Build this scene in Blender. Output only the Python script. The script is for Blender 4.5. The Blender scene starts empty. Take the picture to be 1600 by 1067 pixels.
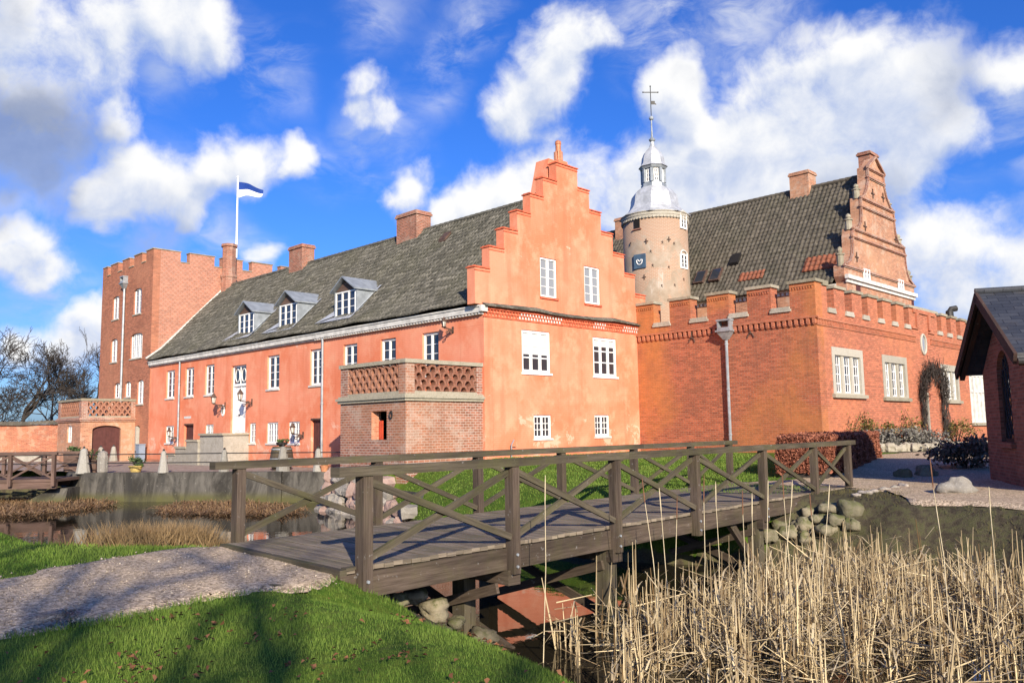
# Castle behind a moat with a wooden footbridge - everything is built in code
SKYSAT, SKYVAL, SKYSTR, CLSTR, EXPO = 1.25, 1.0, .1, .63, .64
WHITE = [(1325,80,55,1),(1260,140,95,1),(1345,150,85,1),(1205,160,75,1),(1180,240,110,1),(1285,240,120,1),(1090,285,110,1),(1000,300,100,1),(900,290,85,1),(845,300,55,1),(1415,160,75,.8),(1450,215,70,.7),(1385,240,90,.9),(1130,310,120,1),
 (1040,165,60,1),(1085,195,40,.9),(890,60,55,.9),(862,120,70,.9),(810,165,60,.9),(930,60,50,.7),(1460,400,75,1),(1540,425,95,1),(1610,430,85,1),(1500,370,50,.9),(1590,110,50,.7),
 (595,130,45,.85),(620,180,42,.85),(585,175,38,.8),(642,275,42,.85),(622,300,38,.8),(60,60,120,.85),(130,60,90,.85),(25,130,90,.8),(225,40,70,.7),(290,50,65,.75),(340,40,50,.7),(165,165,36,.8),
 (225,285,70,.9),(170,310,58,.9),(290,310,55,.85),(330,255,45,.8),(400,245,55,.85),(470,240,38,.8),(30,375,65,.9),(60,420,45,.85),(125,520,55,1),(142,495,42,1),(95,545,55,.95),(20,550,40,.8),(425,395,38,.75),(740,325,55,.9),(790,315,55,.9),(690,340,38,.8)]
THIN = [(605,195,75,.7),(560,255,50,.6),(330,70,90,.7),(240,110,70,.6),(430,130,70,.5),(60,455,60,.8),(650,290,60,.6),(1460,270,70,.5),(510,260,60,.5),(1050,40,120,.9),(1150,30,110,.9),(1000,70,80,.8),(1560,160,70,.8),(1600,200,70,.8),(400,100,60,.8),(740,40,60,.8),(700,95,45,.7),(560,215,45,.7),(340,370,70,.8),(60,470,80,.7),(1490,240,60,.8),(600,20,70,.5),(250,330,120,.6),(450,80,60,.6),(1400,320,60,.7),(690,160,40,.4),(390,390,60,.6)]
GREY = [(35,215,105,.9),(60,270,75,.8),(10,300,60,.7),(235,370,60,.5),(1330,305,70,.45),(1180,15,90,.3),(270,350,50,.4),(1480,130,50,.2),(20,20,60,.3),(1600,340,40,.3)]
import bpy, math, random
import numpy as np
from mathutils import Vector, Matrix
random.seed(7); rng = np.random.default_rng(7)
scene = bpy.context.scene
COL = scene.collection

# ------------------------------------------------------------------ camera
FPX, CX, CY = 1292.0, 800.0, 533.5
PITCH, ROLL = math.radians(6.1), 0.0154
EYE = np.array([0., 0., 1.55])
FW = np.array([0, math.cos(PITCH), math.sin(PITCH)])
_r0 = np.array([1., 0, 0]); _u0 = np.cross(_r0, FW)
CR = math.cos(ROLL)*_r0 - math.sin(ROLL)*_u0
CU = math.sin(ROLL)*_r0 + math.cos(ROLL)*_u0
cam = bpy.data.cameras.new('camera'); cam.sensor_width = 36; cam.lens = FPX/1600*36
cam.clip_end = 3000; cam.clip_start = .05
camo = bpy.data.objects.new('camera', cam); COL.objects.link(camo)
M = Matrix.Identity(4)
for i in range(3):
    M[i][0] = CR[i]; M[i][1] = CU[i]; M[i][2] = -FW[i]; M[i][3] = EYE[i]
camo.matrix_world = M; scene.camera = camo

# ------------------------------------------------------- castle frame (u along the long facade, v along the gable)
GA = math.radians(44.8)
G = np.array([math.sin(GA), math.cos(GA), 0]); F = np.array([-math.cos(GA), math.sin(GA), 0])
O = np.array([-1.1246, 33.0, 0]); Z = np.array([0, 0, 1.])
def W(u, v, z): return O + F*u + G*v + Z*z
def ray(x, y): return FW + CR*(x-CX)/FPX + CU*(CY-y)/FPX
def facP(x, y, v=0):
    d = ray(x, y); k = ((O+G*v-EYE)@G)/(d@G); P = EYE+d*k; return float((P-O)@F), float(P[2])
def gabP(x, y, u=0):
    d = ray(x, y); k = ((O+F*u-EYE)@F)/(d@F); P = EYE+d*k; return float((P-O)@G), float(P[2])
def zP(x, y, z):
    d = ray(x, y); k = (z-EYE[2])/d[2]; return EYE+d*k
def Ff(v0=0): return lambda s, z, d: W(s, v0+d, z)      # facade-parallel frame, d goes inwards
def Gf(u0=0): return lambda s, z, d: W(u0+d, s, z)      # gable-parallel frame
ZW = -1.45

# ------------------------------------------------------------------ mesh builder (world coordinates)
class MB:
    def __init__(self, axis=None):
        self.v = []; self.f = []; self.uv = {}; self.m = []; self.axis = F if axis is None else np.array(axis, float); self.cm = 0
    def face(self, pts, uv=None):
        n = len(self.v); self.v.extend([tuple(map(float, p)) for p in pts])
        if uv is not None: self.uv[len(self.f)] = uv
        self.f.append(tuple(range(n, n+len(pts)))); self.m.append(self.cm)
    def hexa(self, P8):   # bottom 4 (ccw), top 4
        b = len(self.v); self.v.extend([tuple(map(float, p)) for p in P8])
        for q in ((3,2,1,0),(4,5,6,7),(0,1,5,4),(1,2,6,5),(2,3,7,6),(3,0,4,7)):
            self.f.append(tuple(b+i for i in q)); self.m.append(self.cm)
    def box(self, P, s0, s1, z0, z1, d0, d1):
        self.hexa([P(s0,z0,d0),P(s1,z0,d0),P(s1,z0,d1),P(s0,z0,d1),P(s0,z1,d0),P(s1,z1,d0),P(s1,z1,d1),P(s0,z1,d1)])
    def ubox(self, u0, u1, v0, v1, z0, z1): self.box(lambda s, z, d: W(s, d, z), u0, u1, z0, z1, v0, v1)
    def beam(self, p0, p1, w, h, up=(0,0,1), ext=0):
        p0 = np.array(p0, float); p1 = np.array(p1, float); d = p1-p0; L = np.linalg.norm(d); d /= L
        p0 = p0-d*ext; p1 = p1+d*ext; L += 2*ext
        up = np.array(up, float); sd = np.cross(d, up); sd /= np.linalg.norm(sd); up = np.cross(sd, d)
        a, c = sd*w/2, up*h/2; o = random.uniform(0, 50)
        q = [(-a-c), (a-c), (a+c), (-a+c)]
        for i in range(4):
            A, B = q[i], q[(i+1) % 4]; ww = np.linalg.norm(B-A); y = o+i*.31
            self.face([p0+A, p0+B, p1+B, p1+A], [(o, y), (o, y+ww), (o+L, y+ww), (o+L, y)])
        self.face([p0+q[3], p0+q[2], p0+q[1], p0+q[0]], [(o,o),(o+.05,o),(o+.05,o+h),(o,o+h)])
        self.face([p1+q[i] for i in range(4)], [(o,o),(o+.05,o),(o+.05,o+h),(o,o+h)])
    def tube(self, pts, rad, n=6, cap=True):
        pts = [np.array(p, float) for p in pts]
        if not hasattr(rad, '__len__'): rad = [rad]*len(pts)
        b = len(self.v); ref = None
        for i, p in enumerate(pts):
            d = pts[min(i+1, len(pts)-1)]-pts[max(i-1, 0)]; d = d/(np.linalg.norm(d)+1e-9)
            if ref is None: ref = np.array([1., 0, 0]) if abs(d[0]) < .8 else np.array([0, 1., 0])
            a = np.cross(d, ref); a /= np.linalg.norm(a)+1e-9; c = np.cross(d, a); ref = np.cross(a, d)
            for k in range(n):
                t = 2*math.pi*k/n; self.v.append(tuple(p+(a*math.cos(t)+c*math.sin(t))*rad[i]))
        for i in range(len(pts)-1):
            for k in range(n):
                k2 = (k+1) % n; self.f.append((b+i*n+k, b+i*n+k2, b+(i+1)*n+k2, b+(i+1)*n+k)); self.m.append(self.cm)
        if cap:
            self.f.append(tuple(b+k for k in reversed(range(n)))); self.m.append(self.cm)
            self.f.append(tuple(b+(len(pts)-1)*n+k for k in range(n))); self.m.append(self.cm)
    def lathe(self, c, prof, n=32, ph=0, sx=1, sy=1):
        c = np.array(c, float); b = len(self.v)
        for r, z in prof:
            for k in range(n):
                t = ph+2*math.pi*k/n; self.v.append((c[0]+r*sx*math.cos(t), c[1]+r*sy*math.sin(t), c[2]+z))
        R = max(r for r, z in prof)
        for i in range(len(prof)-1):
            for k in range(n):
                k2 = (k+1) % n; u0, u1 = 2*math.pi*R*k/n, 2*math.pi*R*(k+1)/n
                self.uv[len(self.f)] = [(u0, prof[i][1]), (u1, prof[i][1]), (u1, prof[i+1][1]), (u0, prof[i+1][1])]
                self.f.append((b+i*n+k, b+i*n+k2, b+(i+1)*n+k2, b+(i+1)*n+k)); self.m.append(self.cm)
        self.f.append(tuple(b+k for k in reversed(range(n)))); self.m.append(self.cm)
        self.f.append(tuple(b+(len(prof)-1)*n+k for k in range(n))); self.m.append(self.cm)
    def sphere(self, c, r, n=12, sz=1, jit=0):
        prof = [(max(.002, r*math.sin(math.pi*i/(n//2+2))), -r*sz*math.cos(math.pi*i/(n//2+2))) for i in range(n//2+3)]
        self.lathe(c, prof, n)
    def prism(self, P, poly, d0, d1):   # polygon in (s,z), extruded in d
        self.face([P(s, z, d0) for s, z in poly]); self.face([P(s, z, d1) for s, z in reversed(poly)])
        for i in range(len(poly)):
            a, b = poly[i], poly[(i+1) % len(poly)]
            self.face([P(a[0],a[1],d0), P(a[0],a[1],d1), P(b[0],b[1],d1), P(b[0],b[1],d0)])
    def wall(self, P, adds, subs, t):
        S = sorted({r[i] for r in adds+subs for i in (0, 1)}); Zs = sorted({r[i] for r in adds+subs for i in (2, 3)})
        def inside(r, s, z): return r[0] < s < r[1] and r[2] < z < r[3]
        def sol(i, j):
            if i < 0 or j < 0 or i >= len(S)-1 or j >= len(Zs)-1: return False
            s, z = (S[i]+S[i+1])/2, (Zs[j]+Zs[j+1])/2
            return any(inside(r, s, z) for r in adds) and not any(inside(r, s, z) for r in subs)
        for i in range(len(S)-1):
            for j in range(len(Zs)-1):
                if not sol(i, j): continue
                a, b, c, d = S[i], S[i+1], Zs[j], Zs[j+1]
                self.face([P(a,c,0),P(b,c,0),P(b,d,0),P(a,d,0)]); self.face([P(a,d,t),P(b,d,t),P(b,c,t),P(a,c,t)])
                if not sol(i-1, j): self.face([P(a,c,t),P(a,c,0),P(a,d,0),P(a,d,t)])
                if not sol(i+1, j): self.face([P(b,c,0),P(b,c,t),P(b,d,t),P(b,d,0)])
                if not sol(i, j-1): self.face([P(a,c,0),P(a,c,t),P(b,c,t),P(b,c,0)])
                if not sol(i, j+1): self.face([P(a,d,0),P(b,d,0),P(b,d,t),P(a,d,t)])
    def archfill(self, P, s0, s1, z1, h, t, n=8):   # fills the corners above an arch whose crown touches z1
        c = (s0+s1)/2; w = (s1-s0)/2; zs = z1-h
        for sg in (-1, 1):
            poly = [(c+sg*w, z1)]+[(c+sg*w*math.cos(math.pi/2*k/n), zs+h*math.sin(math.pi/2*k/n)) for k in range(n+1)]
            self.prism(P, poly, -.001, t)
    def build(self, name, mats, parent=None, smooth=False, merge=False):
        me = bpy.data.meshes.new(name); base = np.array([0., 0, 0]); p = parent
        while p is not None: base = base+np.array(p.location); p = p.parent
        V = np.array(self.v, float)-base
        me.from_pydata(V.tolist(), [], self.f)
        if not isinstance(mats, (list, tuple)): mats = [mats]
        for m in mats: me.materials.append(m)
        if len(mats) > 1: me.polygons.foreach_set('material_index', self.m)
        uvl = me.uv_layers.new(name='UVMap'); ud = np.zeros((len(me.loops), 2)); VW = np.array(self.v, float)
        li = 0; ax = self.axis/np.linalg.norm(self.axis); ay = np.cross(Z, ax)
        for fi, f in enumerate(self.f):
            k = len(f)
            if fi in self.uv: ud[li:li+k] = self.uv[fi]
            else:
                p = VW[list(f)]; n = np.cross(p[1]-p[0], p[2]-p[0]); l = np.linalg.norm(n)
                if k > 3 and l < 1e-9: n = np.cross(p[2]-p[0], p[3]-p[0]); l = np.linalg.norm(n)
                n = n/(l+1e-12)
                if abs(n[2]) > .96: ud[li:li+k, 0] = p@ax; ud[li:li+k, 1] = p@ay
                else:
                    if n[2] < 0 and False: n = -n
                    t = np.cross(Z, n); t /= np.linalg.norm(t)
                    if t@ax < -1e-6 or (abs(t@ax) < .3 and t@ay < 0): t = -t
                    w = np.cross(n, t); w = w if w[2] > 0 else -w
                    ud[li:li+k, 0] = p@t; ud[li:li+k, 1] = p@w
            li += k
        uvl.data.foreach_set('uv', ud.ravel())
        if smooth: me.polygons.foreach_set('use_smooth', [True]*len(me.polygons))
        me.update()
        if merge or len(self.f) < 3000:
            import bmesh
            bm = bmesh.new(); bm.from_mesh(me)
            if merge: bmesh.ops.remove_doubles(bm, verts=bm.verts, dist=1e-4)
            bmesh.ops.recalc_face_normals(bm, faces=bm.faces); bm.to_mesh(me); bm.free()
        o = bpy.data.objects.new(name, me); COL.objects.link(o)
        if parent is not None: o.parent = parent
        return o

def npmesh(name, V, Fc, mat, cols=None, smooth=False, parent=None):   # big numpy meshes, faces all the same size
    me = bpy.data.meshes.new(name); V = np.asarray(V, np.float32); Fc = np.asarray(Fc, np.int32); k = Fc.shape[1]
    me.vertices.add(len(V)); me.vertices.foreach_set('co', V.ravel())
    me.loops.add(Fc.size); me.loops.foreach_set('vertex_index', Fc.ravel())
    me.polygons.add(len(Fc)); me.polygons.foreach_set('loop_start', np.arange(0, Fc.size, k, dtype=np.int32))
    me.polygons.foreach_set('loop_total', np.full(len(Fc), k, np.int32))
    if smooth: me.polygons.foreach_set('use_smooth', np.ones(len(Fc), bool))
    if cols is not None:
        a = me.attributes.new('tint', 'FLOAT', 'POINT'); a.data.foreach_set('value', np.asarray(cols, np.float32))
    me.materials.append(mat); me.update(calc_edges=True); me.validate()
    o = bpy.data.objects.new(name, me); COL.objects.link(o)
    if parent is not None: o.parent = parent
    return o

def boxes(name, mat, parent, P, lst):      # every piece a part of its own
    for b in lst:
        m = MB(); m.box(P, *b); m.build(name, mat, parent)
def tag(o, label=None, cat=None, group=None, kind=None):
    if label: o['label'] = label
    if cat: o['category'] = cat
    if group: o['group'] = group
    if kind: o['kind'] = kind
    return o
def thing(name, loc, label, cat, group=None):
    o = bpy.data.objects.new(name, None); o.location = [float(c) for c in loc]; o.empty_display_size = .3
    COL.objects.link(o); return tag(o, label, cat, group)
def sstep(a, b, x): t = np.clip((np.asarray(x, float)-a)/(b-a), 0, 1); return t*t*(3-2*t)
# ------------------------------------------------------------------ materials
class NT:
    def __init__(self, name):
        self.m = bpy.data.materials.new(name); self.m.use_nodes = True; self.t = self.m.node_tree; self.t.nodes.clear()
        self.out = self.n('ShaderNodeOutputMaterial')
    def n(self, typ, ins=None, **kw):
        nd = self.t.nodes.new(typ)
        for k, v in kw.items(): setattr(nd, k, v)
        for k, v in (ins or {}).items(): self.set(nd, k, v)
        return nd
    def set(self, nd, k, v):
        s = nd.inputs[k]
        if hasattr(v, 'bl_idname') and hasattr(v, 'outputs'): v = v.outputs[0]
        if isinstance(v, bpy.types.NodeSocket): self.t.links.new(v, s)
        else:
            if s.type == 'RGBA' and len(v) == 3: v = (*v, 1)
            s.default_value = v
    def uv(self, sc=(1, 1, 1)):
        a = self.n('ShaderNodeUVMap'); return self.n('ShaderNodeMapping', {'Vector': a, 'Scale': sc})
    def pos(self, sc=(1, 1, 1)):
        a = self.n('ShaderNodeNewGeometry'); return self.n('ShaderNodeMapping', {'Vector': a.outputs['Position'], 'Scale': sc})
    def noise(self, vec, scale, detail=4, rough=.6, dist=0):
        return self.n('ShaderNodeTexNoise', {'Vector': vec, 'Scale': scale, 'Detail': detail, 'Roughness': rough, 'Distortion': dist}).outputs['Fac']
    def ramp(self, fac, a, b, lo=0., hi=1.):
        return self.n('ShaderNodeMapRange', {'Value': fac, 'From Min': a, 'From Max': b, 'To Min': lo, 'To Max': hi}, interpolation_type='SMOOTHSTEP').outputs[0]
    def mix(self, fac, a, b, mode='MIX'):
        nd = self.n('ShaderNodeMix', data_type='RGBA', blend_type=mode)
        self.set2(nd, 0, fac); self.set2(nd, 6, a); self.set2(nd, 7, b); return nd.outputs[2]
    def set2(self, nd, i, v):
        s = nd.inputs[i]
        if isinstance(v, bpy.types.NodeSocket): self.t.links.new(v, s)
        elif hasattr(v, '__len__'): s.default_value = (*v, 1) if len(v) == 3 else v
        else: s.default_value = v
    def math(self, op, a, b=0., c=0.):
        nd = self.n('ShaderNodeMath', operation=op)
        for i, v in enumerate((a, b, c)): self.set2(nd, i, v)
        return nd.outputs[0]
    def finish(self, col, rough=.85, bump=None, bs=.3, bd=.02, spec=.3, metal=0., **kw):
        p = self.n('ShaderNodeBsdfPrincipled', {'Roughness': rough, 'Specular IOR Level': spec, 'Metallic': metal})
        self.set(p, 'Base Color', col)
        for k, v in kw.items(): self.set(p, k, v)
        if bump is not None:
            b = self.n('ShaderNodeBump', {'Height': bump, 'Strength': bs, 'Distance': bd}); self.set(p, 'Normal', b)
        self.t.links.new(p.outputs[0], self.out.inputs[0]); return self.m

def m_flat(name, col, rough=.7, var=.25, sc=3., spec=.3, metal=0., bs=.15):
    t = NT(name); a = t.noise(t.pos(), sc, 5); lo = [c*(1-var) for c in col]; hi = [min(1, c*(1+var)) for c in col]
    return t.finish(t.mix(t.ramp(a, .3, .7), lo, hi), rough, a, bs, .01, spec, metal)

def m_brick(name, c1, c2, mortar, stain=(.1,.05,.04), st=.35, warm=None, wf=.5, pale=None, pf=.0, course=.085, diaper=None, light=0):
    t = NT(name); uv = t.uv(); P = t.pos()
    bt = t.n('ShaderNodeTexBrick', {'Vector': uv, 'Scale': 1., 'Brick Width': .26, 'Row Height': course, 'Mortar Size': .011, 'Mortar Smooth': .2, 'Bias': 0., 'Color1': c1, 'Color2': c2, 'Mortar': mortar}, offset=.5)
    # per brick variation
    sx = t.n('ShaderNodeSeparateXYZ', {'Vector': uv}); row = t.math('FLOOR', t.math('DIVIDE', sx.outputs[1], course))
    off = t.math('MULTIPLY', t.math('MODULO', row, 2.), .13)
    colm = t.math('FLOOR', t.math('DIVIDE', t.math('ADD', sx.outputs[0], off), .26))
    wn = t.n('ShaderNodeTexWhiteNoise', {'Vector': t.n('ShaderNodeCombineXYZ', {'X': colm, 'Y': row})}, noise_dimensions='2D')
    v = t.ramp(wn.outputs['Value'], 0., 1., .74, 1.22)
    bc = t.mix(1., bt.outputs['Color'], t.n('ShaderNodeCombineColor', {'Red': v, 'Green': v, 'Blue': v}).outputs[0], 'MULTIPLY')
    col = t.mix(bt.outputs['Fac'], bc, bt.outputs['Color'])
    if warm: col = t.mix(t.math('MULTIPLY', t.ramp(t.noise(P, .22, 4, .6, .6), .42, .68), wf), col, warm)
    big = t.noise(P, .5, 6, .65); fine = t.noise(P, 3.5, 5, .7)
    col = t.mix(t.math('MULTIPLY', t.ramp(big, .46, .75), st), col, stain)
    # streaks running down
    sk = t.noise(t.pos((2.2, 2.2, .16)), 1.4, 5, .65)
    col = t.mix(t.math('MULTIPLY', t.ramp(sk, .52, .74), st*.8), col, stain)
    if pale: col = t.mix(t.math('MULTIPLY', t.ramp(t.math('ADD', t.noise(P, 1.1, 6, .7), t.math('MULTIPLY', t.math('SUBTRACT', fine, .5), .5)), .5, .62), pf), col, pale)
    col = t.mix(t.ramp(fine, .35, .75, 0., .22), col, (.12, .07, .05))
    if diaper:
        su = t.math('ADD', sx.outputs[0], sx.outputs[1]); sv = t.math('SUBTRACT', sx.outputs[0], sx.outputs[1])
        a = t.math('LESS_THAN', t.math('ABSOLUTE', t.math('SUBTRACT', t.math('FRACT', t.math('MULTIPLY', su, 3.)), .5)), .13)
        b = t.math('LESS_THAN', t.math('ABSOLUTE', t.math('SUBTRACT', t.math('FRACT', t.math('MULTIPLY', sv, 3.)), .5)), .13)
        col = t.mix(t.math('MULTIPLY', t.math('MAXIMUM', a, b), .13), col, diaper)
    h = t.math('ADD', t.math('MULTIPLY', bt.outputs['Fac'], -1.), t.math('MULTIPLY', fine, .8))
    return t.finish(col, .9, h, .5, .012, .2)

def m_plaster(name):
    t = NT(name); P = t.pos(); uv = t.uv()
    big = t.noise(P, .33, 6, .62, .5); mid = t.noise(P, 1.3, 6, .65); fine = t.noise(P, 9, 4, .7)
    col = t.mix(t.ramp(big, .36, .66), (.66, .195, .098), (.73, .275, .163))
    col = t.mix(t.ramp(mid, .45, .68, 0, .75), col, (.74, .33, .20))
    col = t.mix(t.ramp(t.noise(t.pos((1.6, 1.6, .14)), 1.2, 5, .6), .48, .72, 0, .42), col, (.54, .14, .07))
    z = t.n('ShaderNodeSeparateXYZ', {'Vector': P}).outputs[2]
    low = t.ramp(z, 3.4, .6, 0., .16)
    pe = t.math('ADD', t.math('ADD', t.noise(P, .75, 7, .68, .8), t.math('MULTIPLY', t.math('SUBTRACT', fine, .5), .22)), low)
    col = t.mix(t.ramp(pe, .69, .73, 0, .7), col, (.74, .46, .33))
    col = t.mix(t.ramp(t.math('SUBTRACT', pe, low), .75, .79, 0, .6), col, (.74, .44, .31))
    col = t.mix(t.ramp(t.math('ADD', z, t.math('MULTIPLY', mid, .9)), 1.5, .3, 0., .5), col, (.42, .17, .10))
    bt = t.n('ShaderNodeTexBrick', {'Vector': uv, 'Scale': 1., 'Brick Width': .26, 'Row Height': .085, 'Mortar Size': .012, 'Mortar Smooth': .6}, offset=.5)
    col = t.mix(t.math('MULTIPLY', bt.outputs['Fac'], .16), col, (.5, .14, .07))
    h = t.math('ADD', t.math('MULTIPLY', bt.outputs['Fac'], -.5), t.math('ADD', t.math('MULTIPLY', mid, .6), t.math('MULTIPLY', fine, .5)))
    return t.finish(col, .92, h, .45, .012, .15)

def m_tiles(name, tw, tl, c1, c2, lich, red, redf, moss, mf):
    t = NT(name); uv = t.uv(); P = t.pos(); s = t.n('ShaderNodeSeparateXYZ', {'Vector': uv})
    a = t.math('FLOOR', t.math('DIVIDE', s.outputs[0], tw)); b = t.math('FLOOR', t.math('DIVIDE', s.outputs[1], tl))
    wn = t.n('ShaderNodeTexWhiteNoise', {'Vector': t.n('ShaderNodeCombineXYZ', {'X': a, 'Y': b})}, noise_dimensions='2D'); v = wn.outputs['Value']
    col = t.mix(v, c1, c2)
    col = t.mix(t.ramp(t.noise(P, .45, 5, .65), .42, .7, 0, mf), col, moss)
    fl = t.noise(t.uv((13, 3., 1)), 1.6, 5, .75)
    col = t.mix(t.ramp(t.math('ADD', fl, t.math('MULTIPLY', v, .08)), .56, .70, 0, .6), col, lich)
    wr = t.n('ShaderNodeSeparateColor', {'Color': wn.outputs['Color']}).outputs[1]
    rz = t.math('ADD', wr, t.ramp(t.noise(P, .5, 3), .55, .75, 0, redf*2))
    col = t.mix(t.math('GREATER_THAN', rz, 1.06), col, red)
    f2 = t.noise(P, 14, 4, .7)
    col = t.mix(t.ramp(f2, .4, .7, 0, .3), col, (.03, .03, .025))
    return t.finish(col, .85, f2, .4, .01, .25)

def m_wood(name, c1, c2, moss=.5, red=0.):
    t = NT(name); uv = t.uv((1.2, 22, 1)); P = t.pos()
    g = t.noise(uv, 1.5, 6, .7, .4); g2 = t.noise(t.uv((.6, 90, 1)), 1., 4, .6)
    col = t.mix(t.ramp(g, .3, .7), c1, c2)
    col = t.mix(t.ramp(g2, .5, .75, 0, .5), col, [c*.45 for c in c1])
    pv = t.ramp(t.noise(t.uv((.4, 3., 1)), 1., 2), .3, .7, .68, 1.35)
    col = t.mix(1., col, t.n('ShaderNodeCombineColor', {'Red': pv, 'Green': pv, 'Blue': pv}).outputs[0], 'MULTIPLY')
    nz = t.n('ShaderNodeSeparateXYZ', {'Vector': t.n('ShaderNodeNewGeometry').outputs['Normal']}).outputs[2]
    mm = t.ramp(t.noise(P, 2.2, 6, .7), .42, .68)
    mz = t.math('MULTIPLY', mm, t.math('ADD', t.ramp(nz, -.2, .8, .3, 1.), 0.))
    col = t.mix(t.math('MULTIPLY', mz, moss), col, (.088, .092, .02))
    col = t.mix(t.ramp(t.noise(P, 9, 5, .7), .62, .72, 0, .5), col, (.36, .35, .33))
    h = t.math('ADD', g, t.math('MULTIPLY', g2, .8))
    return t.finish(col, .85, h, .5, .008, .25)

def m_stone(name, c1, c2, lich, sc=2., lf=.6):
    t = NT(name); P = t.pos(); n1 = t.noise(P, sc, 6, .7); n2 = t.noise(P, sc*5, 5, .75)
    oi = t.n('ShaderNodeObjectInfo').outputs['Random']
    col = t.mix(t.ramp(t.math('ADD', n1, t.math('MULTIPLY', t.math('SUBTRACT', oi, .5), .4)), .3, .7), c1, c2); col = t.mix(t.ramp(n2, .5, .72, 0, lf), col, lich)
    if name == 'boulder':
        nz = t.n('ShaderNodeSeparateXYZ', {'Vector': t.n('ShaderNodeNewGeometry').outputs['Normal']}).outputs[2]
        col = t.mix(t.math('MULTIPLY', t.ramp(nz, -.1, .8), t.ramp(t.noise(P, 3.5, 6, .7), .40, .62, 0, .85)), col, (.075,.085,.02))
        z = t.n('ShaderNodeSeparateXYZ', {'Vector': P}).outputs[2]; col = t.mix(t.ramp(z, -1.05, -1.35, 0, .7), col, (.035,.032,.022))
    return t.finish(col, .9, t.math('ADD', n1, t.math('MULTIPLY', n2, .5)), .8, .04, .2)

def m_concrete(name):
    t = NT(name); P = t.pos(); a = t.noise(t.pos((.9, .9, .35)), 1.1, 7, .7, .8); b = t.noise(P, 7, 5, .75); c = t.noise(t.pos((1.2, 1.2, .08)), 1.6, 5, .6)
    col = t.mix(t.ramp(a, .36, .64), (.032, .029, .024), (.125, .114, .095))
    col = t.mix(t.ramp(c, .48, .7, 0, .7), col, (.035, .033, .03))
    col = t.mix(t.ramp(b, .62, .7, 0, .5), col, (.34, .32, .27))
    z = t.n('ShaderNodeSeparateXYZ', {'Vector': P}).outputs[2]
    col = t.mix(t.math('MULTIPLY', t.ramp(z, -.9, -1.35), t.ramp(a, .3, .6, .3, 1)), col, (.09, .085, .03))
    return t.finish(col, .9, t.math('ADD', a, b), .4, .02, .2)

def m_tint(name, c1, c2, rough=.8, sss=False, spec=.2, trans=0.):
    t = NT(name); a = t.n('ShaderNodeAttribute', attribute_name='tint').outputs['Fac']
    col = t.mix(a, c1, c2); p = t.n('ShaderNodeBsdfPrincipled', {'Roughness': rough, 'Specular IOR Level': spec}); t.set(p, 'Base Color', col)
    if trans > 0:
        tr = t.n('ShaderNodeBsdfTranslucent'); t.set(tr, 'Color', col); mx = t.n('ShaderNodeMixShader', {'Fac': trans})
        t.t.links.new(p.outputs[0], mx.inputs[1]); t.t.links.new(tr.outputs[0], mx.inputs[2]); t.t.links.new(mx.outputs[0], t.out.inputs[0])
    else: t.t.links.new(p.outputs[0], t.out.inputs[0])
    return t.m

MT = {}
MT['plaster'] = m_plaster('plaster_pink')
MT['brick_tower'] = m_brick('brick_tower', (.45,.16,.088), (.37,.122,.066), (.36,.21,.14), (.22,.09,.055), .4, (.52,.23,.13), .5)
MT['brick_diaper'] = m_brick('brick_diaper', (.47,.185,.11), (.40,.145,.085), (.42,.26,.19), (.24,.11,.08), .3, (.52,.25,.16), .4, diaper=(.62,.46,.38))
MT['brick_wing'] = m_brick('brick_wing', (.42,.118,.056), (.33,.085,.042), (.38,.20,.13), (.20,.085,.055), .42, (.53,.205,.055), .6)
MT['brick_wing_sun'] = m_brick('brick_wing_sunlit', (.47,.14,.07), (.39,.105,.054), (.40,.22,.14), (.30,.11,.07), .3, (.54,.20,.09), .5)  # lighter copy of the wing brick, sunlight put into its colour
MT['brick_bay'] = m_brick('brick_bay', (.33,.135,.085), (.25,.10,.065), (.50,.42,.35), (.20,.12,.09), .25, (.42,.19,.09), .4, (.55,.46,.37), .3, course=.1)
MT['brick_hall'] = m_brick('brick_hall', (.45,.20,.112), (.37,.155,.085), (.44,.30,.21), (.25,.14,.09), .4, (.55,.30,.17), .6, (.62,.48,.36), .4)
MT['brick_garden'] = m_brick('brick_garden', (.46,.15,.075), (.38,.11,.06), (.42,.24,.16), (.28,.16,.10), .4, (.5,.24,.12), .5, (.6,.45,.3), .3)
MT['brick_chimney'] = m_brick('brick_chimney', (.36,.13,.075), (.29,.10,.06), (.42,.30,.23), (.12,.07,.05), .5, None, .5, (.55,.43,.33), .3)
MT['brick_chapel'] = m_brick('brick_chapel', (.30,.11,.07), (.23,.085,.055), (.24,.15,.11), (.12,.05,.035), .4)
MT['brick_lattice'] = m_stone('brick_lattice', (.24,.10,.062), (.34,.16,.10), (.45,.36,.28), 3.5, .5)
MT['stone_cap'] = m_stone('stone_coping', (.25,.22,.155), (.36,.32,.24), (.13,.135,.07), 2.5, .6)
MT['stone_trim'] = m_stone('stone_trim', (.34,.31,.245), (.43,.395,.32), (.24,.22,.165), 2.5, .5)
MT['stone_white'] = m_stone('stone_white', (.30,.27,.215), (.40,.365,.30), (.16,.145,.105), 2.5, .65)
MT['granite'] = m_stone('granite', (.22,.20,.17), (.40,.34,.28), (.47,.45,.38), 2., .5)
MT['granite_pink'] = m_stone('granite_pink', (.30,.20,.16), (.42,.30,.24), (.45,.42,.35), 2., .4)
MT['boulder'] = m_stone('boulder', (.14,.125,.08), (.27,.23,.155), (.065,.075,.022), 2.2, .85)
MT['bollard'] = m_stone('bollard_stone', (.22,.205,.175), (.34,.32,.275), (.12,.115,.095), 4, .7)
MT['white'] = m_flat('white_paint', (.80,.79,.75), .5, .07, 6)
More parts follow.
